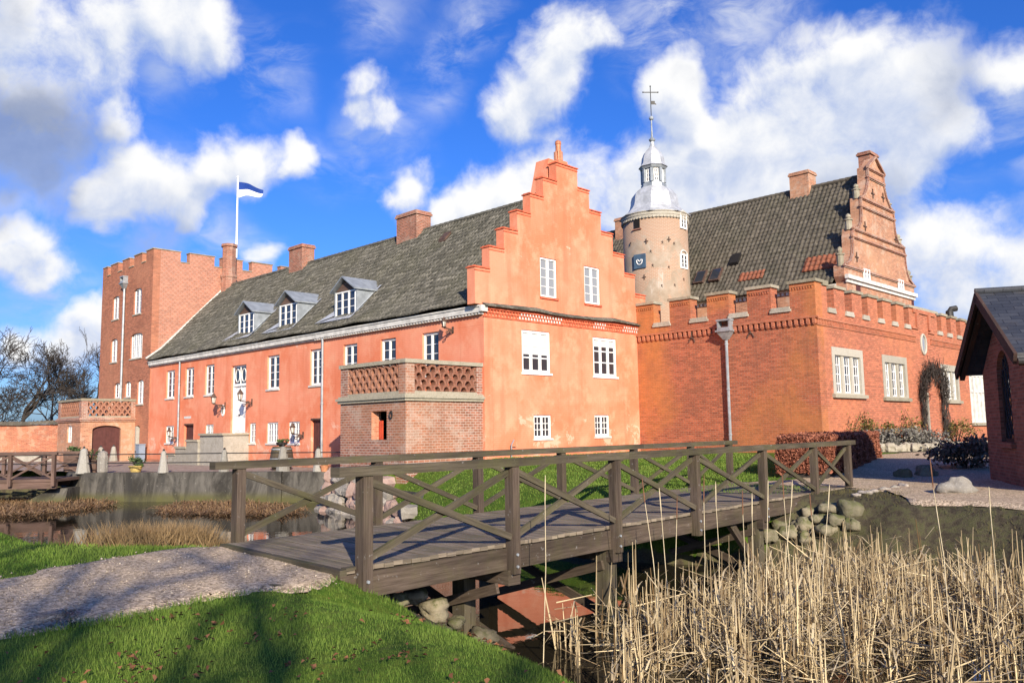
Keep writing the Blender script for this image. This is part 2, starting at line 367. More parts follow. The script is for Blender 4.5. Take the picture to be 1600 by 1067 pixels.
MT['white_old'] = m_flat('white_limewash', (.56,.54,.49), .85, .2, 3)
MT['red_trim'] = m_flat('red_trim', (.56,.125,.06), .9, .3, 5)
MT['roof_house'] = m_tiles('roof_house', .24, .34, (.066,.062,.048), (.13,.12,.095), (.42,.385,.31), (.25,.085,.05), .0, (.092,.087,.055), .5)
MT['roof_hall'] = m_tiles('roof_hall', .24, .36, (.075,.065,.048), (.125,.105,.078), (.26,.235,.185), (.30,.10,.05), .01, (.08,.076,.05), .4)
MT['roof_new'] = m_tiles('roof_new', .24, .36, (.29,.095,.05), (.22,.075,.042), (.3,.2,.13), (.40,.13,.06), .3, (.28,.10,.05), .3)
MT['lead'] = m_flat('lead_sheet', (.46,.47,.47), .5, .22, 2.2, .5, .25)
MT['lead_dark'] = m_flat('lead_dormer', (.27,.295,.31), .5, .2, 2.5, .5, .2)
MT['zinc'] = m_flat('zinc_pipe', (.30,.32,.33), .5, .2, 3, .5, .3)
MT['iron'] = m_flat('black_iron', (.035,.033,.03), .55, .3, 6, .4, .3)
MT['rust_iron'] = m_flat('old_iron', (.09,.055,.04), .7, .4, 8)
MT['copper_pot'] = m_flat('chimney_pot', (.45,.17,.08), .5, .35, 5)
MT['lamp_glass'] = m_flat('lamp_glass', (.62,.60,.52), .15, .1, 3, .5)
MT['door_brown'] = m_flat('brown_door_paint', (.085,.030,.025), .6, .15, 4)
MT['red_paint'] = m_flat('red_paint', (.52,.07,.03), .6, .2, 4)
MT['dark_in'] = m_flat('dark_interior', (.012,.010,.009), .9, .2, 2)
MT['blue_clock'] = m_flat('blue_clock_board', (.06,.10,.145), .6, .2, 4)
MT['blue_box'] = m_flat('blue_grey_metal', (.20,.25,.31), .5, .1, 4, .4)
MT['flag_blue'] = m_flat('flag_blue', (.012,.045,.23), .8, .12, 1.)
MT['flag_white'] = m_flat('flag_white', (.82,.82,.82), .8, .04, 1.)
MT['terracotta'] = m_flat('terracotta', (.46,.20,.10), .85, .25, 8)
MT['pot_yellow'] = m_flat('yellow_pot', (.42,.31,.10), .85, .25, 8)
MT['wood'] = m_wood('weathered_wood', (.050,.035,.025), (.10,.074,.054), .45)
MT['wood_moss'] = m_wood('mossy_wood', (.052,.042,.028), (.10,.082,.055), .8)
MT['wood_deck'] = m_wood('deck_wood', (.13,.102,.072), (.25,.203,.15), .35)
MT['wood_far'] = m_wood('brown_stained_wood', (.085,.05,.038), (.14,.09,.07), .15)
MT['wood_barge'] = m_wood('dark_barge_wood', (.04,.022,.018), (.07,.04,.03), .1)
MT['concrete'] = m_concrete('stained_concrete')
def m_glass(name, c, rough=.04, spec=.5):
    t = NT(name); n = t.noise(t.pos(), 1.3, 2); return t.finish(c, rough, n, .06, .05, spec)
MT['glass'] = m_glass('window_glass', (.028,.032,.04), .03, .7)
MT['glass_pale'] = m_glass('window_glass_curtain_glare', (.25,.26,.265), .1, .5)  # pale base for curtains; on the tower it paints in the glare
MT['glass_mirror'] = m_glass('leaded_glass', (.05,.05,.055), .03, 1.0)
MT['blind'] = m_flat('white_blind', (.50,.50,.49), .8, .08, 3)
def m_slate():
    t = NT('slate'); uv = t.uv(); P = t.pos()
    bt = t.n('ShaderNodeTexBrick', {'Vector': uv, 'Scale': 1., 'Brick Width': .42, 'Row Height': .2, 'Mortar Size': .008, 'Color1': (.03,.033,.04), 'Color2': (.055,.058,.065), 'Mortar': (.012,.012,.014)}, offset=.5)
    col = t.mix(t.ramp(t.noise(P, 1.5, 5, .7), .5, .75, 0, .5), bt.outputs['Color'], (.075,.06,.045))
    h = t.math('SUBTRACT', t.noise(P, 8, 3), bt.outputs['Fac']); return t.finish(col, .55, h, .5, .02, .4)
MT['slate'] = m_slate()
def m_round():
    t = NT('round_tower_plaster'); P = t.pos(); uv = t.uv()
    bt = t.n('ShaderNodeTexBrick', {'Vector': uv, 'Scale': 1., 'Brick Width': .26, 'Row Height': .09, 'Mortar Size': .014, 'Color1': (.34,.17,.11), 'Color2': (.27,.135,.09), 'Mortar': (.42,.35,.28)}, offset=.5)
    a = t.noise(P, .75, 7, .68, .7); z = t.n('ShaderNodeSeparateXYZ', {'Vector': P}).outputs[2]
    col = t.mix(t.ramp(t.noise(P, 1.5, 6, .7), .35, .7), (.27,.212,.148), (.37,.305,.23))
    m = t.math('SUBTRACT', a, t.math('MAXIMUM', t.ramp(z, 12.6, 14.6, 0., .20), t.ramp(z, 9.3, 7.8, 0, .12)))
    col = t.mix(t.ramp(m, .44, .54, .95, .12), col, t.mix(.45, bt.outputs['Color'], (.42,.29,.18)))
    col = t.mix(t.ramp(t.noise(t.pos((1,1,.4)), .9, 6, .7), .58, .70, 0, .6), col, (.56,.52,.45))
    col = t.mix(t.ramp(t.noise(P, 6, 5, .75), .5, .75, 0, .35), col, (.28,.18,.11))
    return t.finish(col, .92, t.math('ADD', a, t.math('MULTIPLY', t.noise(P, 10, 4), .4)), .5, .03, .15)
MT['round'] = m_round()
def m_ground(name, kind):
    t = NT(name); P = t.pos(); a = t.noise(P, .5, 5, .6); b = t.noise(P, 5, 5, .7); c = t.noise(P, 45, 4, .7)
    if kind == 'gravel':
        vo = t.n('ShaderNodeTexVoronoi', {'Vector': P, 'Scale': 40.}); vb = t.n('ShaderNodeSeparateColor', {'Color': vo.outputs['Color']}).outputs[0]
        col = t.mix(vb, (.20,.145,.088), (.74,.575,.39)); col = t.mix(t.ramp(b, .4, .75, 0, .45), col, (.21,.155,.10))
        col = t.mix(t.ramp(a, .45, .7, 0, .3), col, (.28,.21,.14))
        return t.finish(col, .95, vo.outputs['Distance'], .8, .012, .15)
    if kind == 'cobble':
        vo = t.n('ShaderNodeTexVoronoi', {'Vector': P, 'Scale': 7.}); vb = t.n('ShaderNodeSeparateColor', {'Color': vo.outputs['Color']}).outputs[0]
        col = t.mix(vb, (.24,.18,.14), (.40,.32,.26)); col = t.mix(t.ramp(b, .4, .7, 0, .4), col, (.20,.15,.11))
        return t.finish(col, .9, vo.outputs['Distance'], .7, .03, .15)
    gr = t.mix(t.ramp(a, .35, .65), (.05,.105,.010), (.095,.165,.018)); gr = t.mix(t.ramp(b, .35, .7), gr, (.125,.165,.024)); gr = t.mix(t.ramp(c, .45, .7, 0, .6), gr, (.03,.055,.010))
    gr = t.mix(t.ramp(t.noise(P, 1.6, 6, .7), .58, .72, 0, .5), gr, (.12,.12,.04))
    so = t.mix(t.ramp(b, .35, .65), (.065,.052,.034), (.135,.108,.072)); so = t.mix(t.ramp(c, .45, .65, 0, .6), so, (.03,.023,.017))
    so = t.mix(t.ramp(t.math('ADD', b, t.math('MULTIPLY', c, .4)), .62, .80, 0, .6), so, (.085,.09,.03))
    at = t.n('ShaderNodeAttribute', attribute_name='tint').outputs['Fac']
    k = t.ramp(t.math('ADD', at, t.math('MULTIPLY', t.math('SUBTRACT', b, .5), .9)), .38, .62)
    return t.finish(t.mix(k, gr, so), .95, t.math('ADD', b, c), .8, .03, .1)
MT['ground'] = m_ground('grass_and_soil', 'ground'); MT['gravel'] = m_ground('gravel', 'gravel'); MT['cobble'] = m_ground('cobbles', 'cobble')
def m_water():
    t = NT('moat_water'); P = t.pos((1, .8, 1)); a = t.noise(P, 1.6, 3, .5); b = t.noise(P, 6, 3, .5)
    return t.finish((.022, .018, .011), .02, t.math('ADD', a, t.math('MULTIPLY', b, .35)), .10, .03, .5, IOR=1.33)
MT['water'] = m_water()
MT['grass_blade'] = m_tint('grass_blade', (.045,.12,.010), (.25,.33,.06), .7, trans=.3)
MT['reed'] = m_tint('dry_reed', (.19,.12,.055), (.80,.645,.38), .8, trans=.15)
MT['reed_brown'] = m_tint('brown_reed', (.16,.085,.04), (.38,.25,.13), .85, trans=.15)
MT['straw'] = m_tint('straw_grass', (.12,.08,.035), (.34,.23,.115), .85, trans=.2)
MT['leaf_brown'] = m_tint('dead_leaf', (.14,.06,.03), (.38,.17,.075), .8, trans=.2)
MT['leaf_beech'] = m_tint('beech_leaf', (.17,.055,.032), (.46,.185,.11), .75, trans=.25)
MT['leaf_green'] = m_tint('green_leaf', (.035,.07,.022), (.12,.17,.06), .7, trans=.25)
MT['leaf_grey'] = m_tint('lavender_leaf', (.11,.105,.085), (.31,.29,.245), .8, trans=.2)
MT['leaf_purple'] = m_tint('purple_leaf', (.06,.042,.03), (.30,.215,.15), .7, trans=.15)
MT['leaf_rose'] = m_tint('rose_leaf', (.06,.075,.02), (.30,.21,.07), .75, trans=.25)
MT['vine'] = m_tint('vine_twig', (.06,.038,.025), (.19,.115,.07), .85)
MT['bark'] = m_flat('bark', (.04,.033,.028), .95, .4, 3)
MT['twig'] = m_flat('twig', (.042,.033,.027), .95, .3, 3)
MT['stalk'] = m_flat('reed_stalk', (.52,.43,.27), .8, .2, 5); MT['stalk_head'] = m_flat('reed_head', (.16,.075,.04), .9, .3, 8)
MT['weed'] = m_tint('bank_weed', (.035,.045,.012), (.20,.16,.07), .85, trans=.2)
MT['pebble'] = m_tint('pebble', (.10,.075,.05), (.50,.42,.32), .9)
# ------------------------------------------------------------------ building helpers
def window(parent, P, s0, s1, z0, z1, lights=2, rows=3, cols=2, d=.1, glass='glass', fw=.07, sill=None, blind=None, frame='white', name='window', mw=.1, bar=.028):
    m = MB()
    m.box(P, s0, s0+fw, z0, z1, d, d+.09); m.box(P, s1-fw, s1, z0, z1, d, d+.09)
    m.box(P, s0+fw, s1-fw, z0, z0+fw, d, d+.09); m.box(P, s0+fw, s1-fw, z1-fw, z1, d, d+.09)
    a, b, c, e = s0+fw, s1-fw, z0+fw, z1-fw; lw = (b-a-(lights-1)*mw)/lights
    for i in range(lights):
        x0 = a+i*(lw+mw); x1 = x0+lw
        if i: m.box(P, x0-mw, x0, c, e, d+.004, d+.085)
        for k in range(1, cols):
            x = x0+(x1-x0)*k/cols; m.box(P, x-bar/2, x+bar/2, c, e, d+.02, d+.06)
        for k in range(1, rows):
            z = c+(e-c)*k/rows; m.box(P, x0, x1, z-bar/2, z+bar/2, d+.024, d+.056)
    o = m.build(name, MT[frame], parent)
    g = MB(); g.face([P(a, c, d+.045), P(b, c, d+.045), P(b, e, d+.045), P(a, e, d+.045)]); g.build('pane', MT[glass], o)
    if blind:
        g = MB(); g.face([P(a, e-(e-c)*blind, d+.041), P(b, e-(e-c)*blind, d+.041), P(b, e, d+.041), P(a, e, d+.041)]); g.build('blind', MT['blind'], o)
    if sill:
        g = MB(); g.box(P, s0-.06, s1+.06, z0-.09, z0-.003, -.06, d+.05); g.build('sill', MT[sill], o)
    return o

def tile_roof(name, mat, parent, s0, s1, prof, frame, tw=.24, tl=.34, rise=.05, skip=None):
    """pantiles: prof is a polyline of (run, z) from eave to ridge; frame(s, run, z) gives the world point"""
    prof = np.array(prof, float); seg = np.linalg.norm(np.diff(prof, axis=0), axis=1); cum = np.r_[0, np.cumsum(seg)]; T = cum[-1]
    n = max(2, int(round((s1-s0)/tw))); k = 5; hs = np.array([0., .55, 1., .75, .2])
    S = np.linspace(s0, s1, n*k+1); H = np.r_[np.tile(hs, n), 0.]*rise
    rows = int(math.ceil(T/tl)); V = []; Fc = []; UV = []; sg = np.sign(s1-s0)
    def at(t):
        i = min(max(np.searchsorted(cum, t)-1, 0), len(seg)-1); f = (t-cum[i])/seg[i]; p = prof[i]+(prof[i+1]-prof[i])*f
        d = (prof[i+1]-prof[i])/seg[i]; return p, np.array([-d[1], d[0]])
    nS = len(S); basev = 0
    for r in range(rows):
        t0, t1 = r*tl, min(T, (r+1)*tl+.03)
        ds = rng.normal(0, .006, n); DS = np.r_[np.repeat(ds, k), 0.]
        jit = rng.normal(0, .008, n); J = np.r_[np.repeat(jit, k), 0.]
        for (t, up, hh) in ((t0, 0.0, 1.), (t0, .03, 1.), (t1, -.004, .9)):
            p, nn = at(t)
            sag = .03*np.sin(S*.9+t*.7)+.02*np.sin(S*2.3+1.+t)
            off = (H*hh+up+(J if up > 0 else 0)+sag) if up > 0 or hh < 1 else (H*.2+sag-.02)
            run = p[0]+nn[0]*off; zz = p[1]+nn[1]*off
            pts = np.array([frame(s, a, z) for s, a, z in zip(S+DS, run, zz)]); V.append(pts); UV.append(np.c_[S-s0*0, np.full(nS, t+ .001)])
        b0, b1, b2 = basev, basev+nS, basev+2*nS; i = np.arange(nS-1)
        Fc.append(np.c_[b0+i, b0+i+1, b1+i+1, b1+i]); Fc.append(np.c_[b1+i, b1+i+1, b2+i+1, b2+i]); basev += 3*nS
    V = np.vstack(V); Fc = np.vstack(Fc); UV = np.vstack(UV)
    base = np.array([0., 0, 0]); p = parent
    while p is not None: base = base+np.array(p.location); p = p.parent
    if skip is not None:
        cent = V[Fc].mean(1); keep = ~skip(cent); Fc = Fc[keep]
    o = npmesh(name, V-base, Fc, mat, parent=parent)
    ul = o.data.uv_layers.new(name='UVMap'); li = np.zeros(len(o.data.loops), np.int32); o.data.loops.foreach_get('vertex_index', li)
    ul.data.foreach_set('uv', UV[li].astype(np.float32).ravel())
    return o

def lattice(m, P, s0, s1, z0, z1, rows=4, pitch=.42, d0=.03, d1=.3):
    n = int(round((s1-s0)/pitch)); pitch = (s1-s0)/n; rh = (z1-z0)/rows; ro = pitch*.5; ri = ro-.075
    for k in range(rows):
        for i in range(n+(k % 2)):
            c = s0+(i+.5-(.5 if k % 2 else 0))*pitch; zb = z0+k*rh
            for j in range(6):
                a0, a1 = math.pi*j/6, math.pi*(j+1)/6; q = []
                for dd in (d0, d1): pass
                sc = rh*1.12/ro
                pts = [(ri*math.cos(a0), ri*math.sin(a0)*sc), (ro*math.cos(a0), ro*math.sin(a0)*sc), (ro*math.cos(a1), ro*math.sin(a1)*sc), (ri*math.cos(a1), ri*math.sin(a1)*sc)]
                if any(not (s0-.02 <= c+p[0] <= s1+.02) for p in pts): continue
                jd = random.uniform(-.012, .012)
                m.hexa([P(c+p[0], min(z1, zb+p[1]), d0+jd) for p in pts]+[P(c+p[0], min(z1, zb+p[1]), d1) for p in pts])

def drainpipe(parent, P, s, z0, z1, r=.06, hopper=False, mat='zinc', d=-.12):
    m = MB(); m.tube([P(s, z0, d), P(s, z1, d)], r, 8)
    z = z0+1.
    while z < z1: m.tube([P(s, z-.03, d), P(s, z+.03, d)], r*1.3, 8); z += 2.
    o = m.build('drainpipe', MT[mat], parent)
    if hopper:
        m = MB(); w = .34
        m.hexa([P(s-.1,z1-.05,d-.1),P(s+.1,z1-.05,d-.1),P(s+.1,z1-.05,d+.1),P(s-.1,z1-.05,d+.1), P(s-w,z1+.3,d-.25),P(s+w,z1+.3,d-.25),P(s+w,z1+.3,d+.12),P(s-w,z1+.3,d+.12)])
        m.box(P, s-w-.04, s+w+.04, z1+.301, z1+.38, d-.29, d+.12)
        m.box(P, s-w+.03, s+w-.03, z1+.381, z1+.5, d-.22, d+.12)
        m.box(P, s-w+.03, s-w+.09, z1+.501, z1+.78, d-.22, d+.12); m.box(P, s+w-.09, s+w-.03, z1+.501, z1+.78, d-.22, d+.12)
        m.box(P, s-w+.0, s+w, z1+.781, z1+.86, d-.25, d+.12)
        m.build('hopper', MT[mat], o)
    return o

def wall_anchor(parent, P, s, z, h=.5, style='x'):
    m = MB(); a = h/2
    if style == '+':
        m.beam(P(s, z-a, -.03), P(s, z+a, -.03), h*.1, .05, P(1,0,0)-P(0,0,0)); m.beam(P(s-a*.8, z, -.034), P(s+a*.8, z, -.034), .05, h*.1, Z)
    else:
        m.beam(P(s, z-a*.25, -.03), P(s, z+a, -.03), h*.12, .05, P(1,0,0)-P(0,0,0))
        for sg in (-1, 1):
            m.tube([P(s, z, -.03), P(s+sg*a*.35, z-a*.3, -.034), P(s+sg*a*.6, z-a*.9, -.03)], h*.042, 5); m.tube([P(s, z+a*.2, -.03), P(s+sg*a*.5, z+a*.55, -.034), P(s+sg*a*.75, z+a*.4, -.03)], h*.04, 5)
    return m.build('wall_anchor', MT['rust_iron'], parent)

# =================================================================== pink manor house
house = thing('manor_house', W(0, 0, 0), 'long salmon pink plastered manor house with stepped gable and three roof dormers', 'house')
L = 33.3
P0 = Ff(0); Pg = Gf(0)
UPW = [(29.4,30.7),(26.55,27.78),(23.75,24.96),(16.07,17.36),(11.9,13.0),(8.82,9.98),(5.8,6.95),(2.82,3.92)]
LOW = [(29.3,30.58),(23.69,24.76),(18.55,19.25),(16.12,17.31),(13.92,15.03)]
DOORS = [(26.42,27.75,-.2,2.17),(11.75,12.84,-.2,2.2)]
MAIN = (19.75,21.53,1.6,5.5)
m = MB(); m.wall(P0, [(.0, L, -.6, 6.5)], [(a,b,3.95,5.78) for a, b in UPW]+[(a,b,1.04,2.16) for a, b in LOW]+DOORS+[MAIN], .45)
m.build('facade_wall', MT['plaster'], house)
GW = [(3.4,4.47,7.28,9.03),(6.38,7.5,7.28,9.03),(2.18,3.95,3.95,5.75),(6.88,8.62,3.96,5.76),(2.83,3.93,1.18,2.17),(6.87,7.95,1.2,2.18)]
STEP = [(-.47,11.08,8.08),(.36,10.25,9.02),(1.2,9.43,9.92),(2.02,8.57,10.82),(2.85,7.7,11.72),(3.69,6.87,12.62),(4.6,6.05,13.5)]
adds = [(.46,10.6,-.6,6.6)]; zb = 6.6
for a, b, z in STEP: adds.append((a, b, zb, z)); zb = z
m = MB(); m.wall(Pg, adds, GW, .45); m.build('gable_wall', MT['plaster'], house)
m = MB(); m.ubox(.451, L, 10.2, 10.6, -.6, 6.5); m.ubox(L-.4, L, .451, 10.2, -.6, 6.5); m.build('rear_wall', MT['plaster'], house)
m = MB(); zp = 6.6; prev = None                      # tile caps on the gable steps
for i, (a, b, z) in enumerate(STEP):
    nx = STEP[i+1] if i+1 < len(STEP) else None
    for (x0, x1) in ([(a-.04, nx[0]+.0), (nx[1]-.0, b+.04)] if nx else [(a-.04, b+.04)]):
        m = MB(); m.box(Pg, x0, x1, z+.002, z+.05, -.05, .5); m.box(Pg, x0+.03, x1-.03, z+.05, z+.085, .03, .42); m.build('step_coping', MT['red_trim'], house)
for i, (a, b, z) in enumerate(STEP):                 # thin string below each cap
    nx = STEP[i+1] if i+1 < len(STEP) else None
    boxes('step_string', MT['red_trim'], house, Pg, [(x0-.015, x1+.015, z-.13, z-.08, -.022, .0) for x0, x1 in ([(a, nx[0]), (nx[1], b)] if nx else [(a, b)])])
# cornice of the gable: dentils and a little tiled ledge
m = MB(); m.box(Pg, -.03, 10.3, 6.1, 6.16, -.04, 0); m.box(Pg, -.03, 10.3, 6.27, 6.31, -.06, 0); m.box(Pg, -.03, 10.3, 6.42, 6.5, -.1, 0)
s = 0.02
while s < 10.25: m.box(Pg, s, s+.07, 6.162, 6.268, -.035, 0); m.box(Pg, s+.09, s+.16, 6.312, 6.418, -.055, 0); s += .18
m.build('gable_cornice', MT['red_trim'], house)
m = MB()
for a, b in ((2.0, 4.6), (6.9, 7.7), (9.1, 10.3)): # old limewash left on the dentils
    s = a
    while s < b: m.box(Pg, s, s+.075, 6.165, 6.265, -.05, -.0362); m.box(Pg, s+.09, s+.165, 6.315, 6.415, -.07, -.0562); s += .18
m.build('limewashed_dentil', MT['white_old'], house)
tile_roof('tile_ledge', MT['roof_house'], house, 10.34, -.1, [(-.24, 6.52), (.0, 6.66)], lambda s, r, z: W(r, s, z), .2, .2, .06)
# facade cornice
m = MB(); m.box(P0, .0, L, 6.2, 6.28, -.1, 0); m.box(P0, .0, L, 6.28, 6.5, -.2, 0); m.box(P0, .0, L, 6.5, 6.57, -.24, .3)
s = .05
while s < 12.4: m.box(P0, s, s+.1, 6.2, 6.278, -.17, -.1); s += .2
m.box(P0, -.14, -.001, 6.3, 6.56, -.24, .1)
m.build('facade_cornice', MT['white_old'], house)
RP = [(-.36, 6.66), (.6, 7.42), (5.31, 12.36)]
tile_roof('roof', MT['roof_house'], house, .46, L, RP, lambda s, r, z: W(s, r, z))
m = MB(); m.face([W(.46,5.31,12.36), W(L,5.31,12.36), W(L,11.0,6.5), W(.46,11.0,6.5)]); m.build('rear_roof', MT['roof_house'], house)
m = MB(); u = .5
while u < L: m.tube([W(u, 5.31, 12.36), W(min(L, u+.42), 5.31, 12.385)], .13, 8); u += .4
m.build('ridge_tile', MT['roof_house'], house)
m = MB()
for i in range(3): pass
m.beam(W(L-.06, -.4, 6.78), W(L-.06, .6, 7.54), .1, .1); m.beam(W(L-.06, .6, 7.54), W(L-.06, 5.2, 12.36), .1, .1); m.build('flashing', MT['white_old'], house)
def chimney(parent, u0, u1, v0, v1, z0, z1, mat='brick_chimney', cap=.07, name='chimney'):
    m = MB(); m.ubox(u0, u1, v0, v1, z0, z1-.22)
    m.ubox(u0-cap, u1+cap, v0-cap, v1+cap, z1-.22, z1-.1); m.ubox(u0-cap*.4, u1+cap*.4, v0-cap*.4, v1+cap*.4, z1-.1, z1)
    o = m.build(name, MT[mat], parent)
    m = MB(); m.ubox(u0+.2, u1-.2, v0+.2, v1-.2, z1, z1+.02); m.build('flue', MT['dark_in'], o); return o
chimney(house, 10.25, 12.0, 4.75, 5.75, 11.4, 13.45)
chimney(house, 21.95, 23.55, 4.8, 5.7, 11.6, 13.6)
# chimney behind the gable top, with its clay pot
cz = [gabP(866, y, .95)[1] for y in (245, 210)]
pv = gabP(872, 225, 1.0)[0]; m = MB(); m.hexa([W(.5,4.3,11.6),W(1.55,4.3,11.6),W(1.55,pv+.6,11.6),W(.5,pv+.6,11.6),W(.62,4.78,13.9),W(1.4,4.78,13.9),W(1.4,pv+.4,13.9),W(.62,pv+.4,13.9)]); m.ubox(.7,1.3,pv-.32,pv+.3,13.9,14.05)
ch = m.build('chimney', MT['plaster'], house)
m = MB(); pz = 14.05
m.lathe(W(1.0, pv, 0), [(.2,pz),(.2,pz+.1),(.16,pz+.12),(.15,pz+.55),(.13,pz+.57),(.13,pz+.85),(.15,pz+.87),(.14,pz+1.0),(.09,pz+1.05)], 14)
for k in range(8):
    t = k*math.pi/4; m.tube([W(1.0,pv,pz+.05)+np.array([.17*math.cos(t),.17*math.sin(t),0]), W(1.0,pv,pz+.5)+np.array([.17*math.cos(t),.17*math.sin(t),0])], .045, 5)
m.build('chimney_pot', MT['copper_pot'], ch)
for i, (a, b) in enumerate(UPW):
    window(house, P0, a, b, 3.95, 5.78, 2, 4, 1, .1, 'glass', fw=.11, mw=.13, sill='white_old')
for a, b in LOW: window(house, P0, a, b, 1.04, 2.16, 2 if b-a > .9 else 1, 3, 2, .06, 'glass_pale' if a < 19 else 'glass', fw=.08, sill='white_old')
for i, (a, b, c, e) in enumerate(GW):
    if i < 2: window(house, Pg, a, b, c, e, 2, 4, 1, .05, 'glass_pale', fw=.085, sill='red_trim', mw=.13)
    elif i < 4: window(house, Pg, a, b, c, e, 3, 3, 1, .05, 'glass', fw=.12, sill='white', blind=.58 if i == 2 else .2, mw=.15, bar=.05)
    else: window(house, Pg, a, b, c, e, 2, 3, 2, .06, 'glass', fw=.1, sill='white_old', mw=.1)
# doors
for a, b, c, e in DOORS:
    m = MB(); m.box(P0, a, b, c, e, .16, .22); n = 5
    for k in range(n+1):
        x = a+(b-a)*k/n; m.box(P0, max(a, x-.02), min(b, x+.02), c, e-.05, .145, .16)
    m.box(P0, a, b, e-.1, e-.004, .13, .16)
    d = m.build('cellar_door', MT['door_brown'], house); k = MB(); k.box(P0, a+.1, a+.22, 1.0, 1.04, .08, .145); k.build('handle', MT['iron'], d)
    m = MB(); m.box(P0, a, b, e+.003, e+.08, -.03, .02); m.build('lintel', MT['rust_iron'], house)
a, b, c, e = MAIN
m = MB(); m.box(P0, a, b, c, 4.35, .2, .27); m.box(P0, a, a+.1, c, e, .12, .2); m.box(P0, b-.1, b, c, e, .12, .2); m.box(P0, a+.1, b-.1, e-.1, e, .12, .2); m.box(P0, a+.1, b-.1, 4.3, 4.45, .1, .2)
mid = (a+b)/2; m.box(P0, mid-.04, mid+.04, c, 4.3, .17, .2)
for s0 in (a+.16, mid+.09):
    for z0, z1 in ((c+.15, c+.85), (c+1.0, c+1.75), (c+1.9, 4.2)): m.box(P0, s0, s0+.6, z0, z1, .18, .2)
door = m.build('front_door', MT['white'], house)
m = MB(); m.box(P0, a+.1, b-.1, 4.45, e-.1, .16, .17); tr = m.build('transom_pane', MT['glass'], door)
m = MB()
for x in (mid-.35, mid, mid+.35): m.lathe(P0(x, 4.92, .14), [(.2,-.01),(.2,.01)], 12) if False else None
for sx in (-.38, .38):
    pts = [P0(mid+sx+.25*math.cos(t), 4.92+.38*math.sin(t), .14) for t in np.linspace(0, 2*math.pi, 17)]; m.tube(pts, .025, 5, False)
m.tube([P0(mid, 4.45, .14), P0(mid, 5.4, .14)], .03, 5); m.build('transom_tracery', MT['white'], door)
m = MB(); m.tube([P0(mid+.12, 2.65, .1), P0(mid+.12, 2.65, .2)], .04, 8); m.build('handle', MT['iron'], door)
# dormers
RF = lambda v: 7.42+(v-.6)*(12.36-7.42)/4.71 if v > .6 else 6.66+(v+.36)*.76/.96
for (a, b) in ((9.72,11.47),(15.22,17.0),(19.95,21.72)):
    vf, z0, z1, za = .5, 7.32, 8.6, 9.18; vb = .6+(z1-7.42)/1.0488; vr = .6+(za-7.42)/1.0488; Pd = Ff(vf); c = (a+b)/2
    m = MB()
    for u in (a-.04, b+.04):
        for k in (0,):
            q = .05 if u > c else -.05
            m.prism(lambda s, z, d, u=u, q=q: W(u+d*q, s, z), [(vf, RF(vf)-.02), (vf, z1), (vb+.1, z1), (vb+.1, RF(vb+.1)-.02)], 0., 1.)
    m.box(Pd, a-.04, b+.04, 7.1, z0-.002, .0, .12)
    dm = m.build('dormer', MT['lead_dark'], house)
    m = MB(); m.prism(Pd, [(a-.02, z1), (b+.02, z1), (c, za-.06)], .02, .1); m.build('dormer_gable', MT['wood_far'], dm)
    m = MB()
    for sg, u in ((-1, a-.2), (1, b+.2)):
        ze = z1-.05
        A, B, C, D = W(u, vf-.22, ze), W(c, vf-.22, za+.06), W(c, vr+.15, za+.06), W(u, vb-.0+.12, ze)
        up = np.array([0,0,.07]); m.hexa([A, B, C, D, A+up, B+up, C+up, D+up])
    for k in range(1, 4):
        v = vf-.22+k*.45
    m.build('dormer_roof', MT['lead_dark'], dm)
    m = MB()
    for sg, u in ((1, b+.05), (-1, a-.05)):
        e_ = .06
        m.face([W(u, vf, RF(vf)+.09), W(u+sg*1.25, vf-.42, RF(vf-.42)+.09), W(u+sg*.25, 1.0, RF(1.0)+.09), W(u, vb+.2, RF(vb+.2)+.09)] if sg > 0 else [W(u, vf-.3, RF(vf-.3)+.1), W(u-.12, vf-.3, RF(vf-.3)+.1), W(u-.16, vb+.2, RF(vb+.2)+.1), W(u, vb+.2, RF(vb+.2)+.1)])
    m.face([W(a-.1, vf, 7.36), W(b+.1, vf, 7.36), W(b+1.0, vf-.45, RF(vf-.45)+.1), W(a-.15, vf-.45, RF(vf-.45)+.1)])
    m.build('lead_flashing', MT['lead'], dm)
    window(dm, Pd, a, b, z0, z1-.03, 3, 3, 1, .0, 'glass', fw=.07, name='dormer_window', mw=.11)
for px, py in ((695, 373), (457, 419)):
    v = 4.3 if px > 600 else 4.6; u, z = facP(px, py, v); v = .6+(z-7.42)/1.0488; u, z = facP(px, py, v); v = .6+(z-7.42)/1.0488
    m = MB(); m.hexa([W(u-.25,v-.2,RF(v-.2)+.02),W(u+.25,v-.2,RF(v-.2)+.02),W(u+.25,v+.22,RF(v+.22)+.02),W(u-.25,v+.22,RF(v+.22)+.02),W(u-.25,v-.2,RF(v-.2)+.16),W(u+.25,v-.2,RF(v-.2)+.16),W(u+.25,v+.22,RF(v+.22)+.16),W(u-.25,v+.22,RF(v+.22)+.16)]); m.build('roof_hatch', MT['rust_iron'], house)
drainpipe(house, P0, 11.66, 0., 6.5); drainpipe(house, P0, 28.4, -.2, 6.5)
m = MB(); u, z = facP(349, 641); pts = [(.2*math.cos(t), .34*math.sin(t)) for t in np.linspace(0, 2*math.pi, 20, endpoint=False)]
m.prism(P0, [(u+a, z+b) for a, b in pts], -.05, 0); pl = m.build('oval_plaque', MT['white'], house)
m = MB(); m.prism(P0, [(u+a*.45, z+b*.6) for a, b in pts], -.07, -.05); m.build('plaque_relief', MT['stone_cap'], pl)
u, z = facP(293, 652); m = MB(); m.box(P0, u-.5, u+.5, z-.07, z+.07, -.006, .0); m.build('pale_patch', MT['white_old'], house)

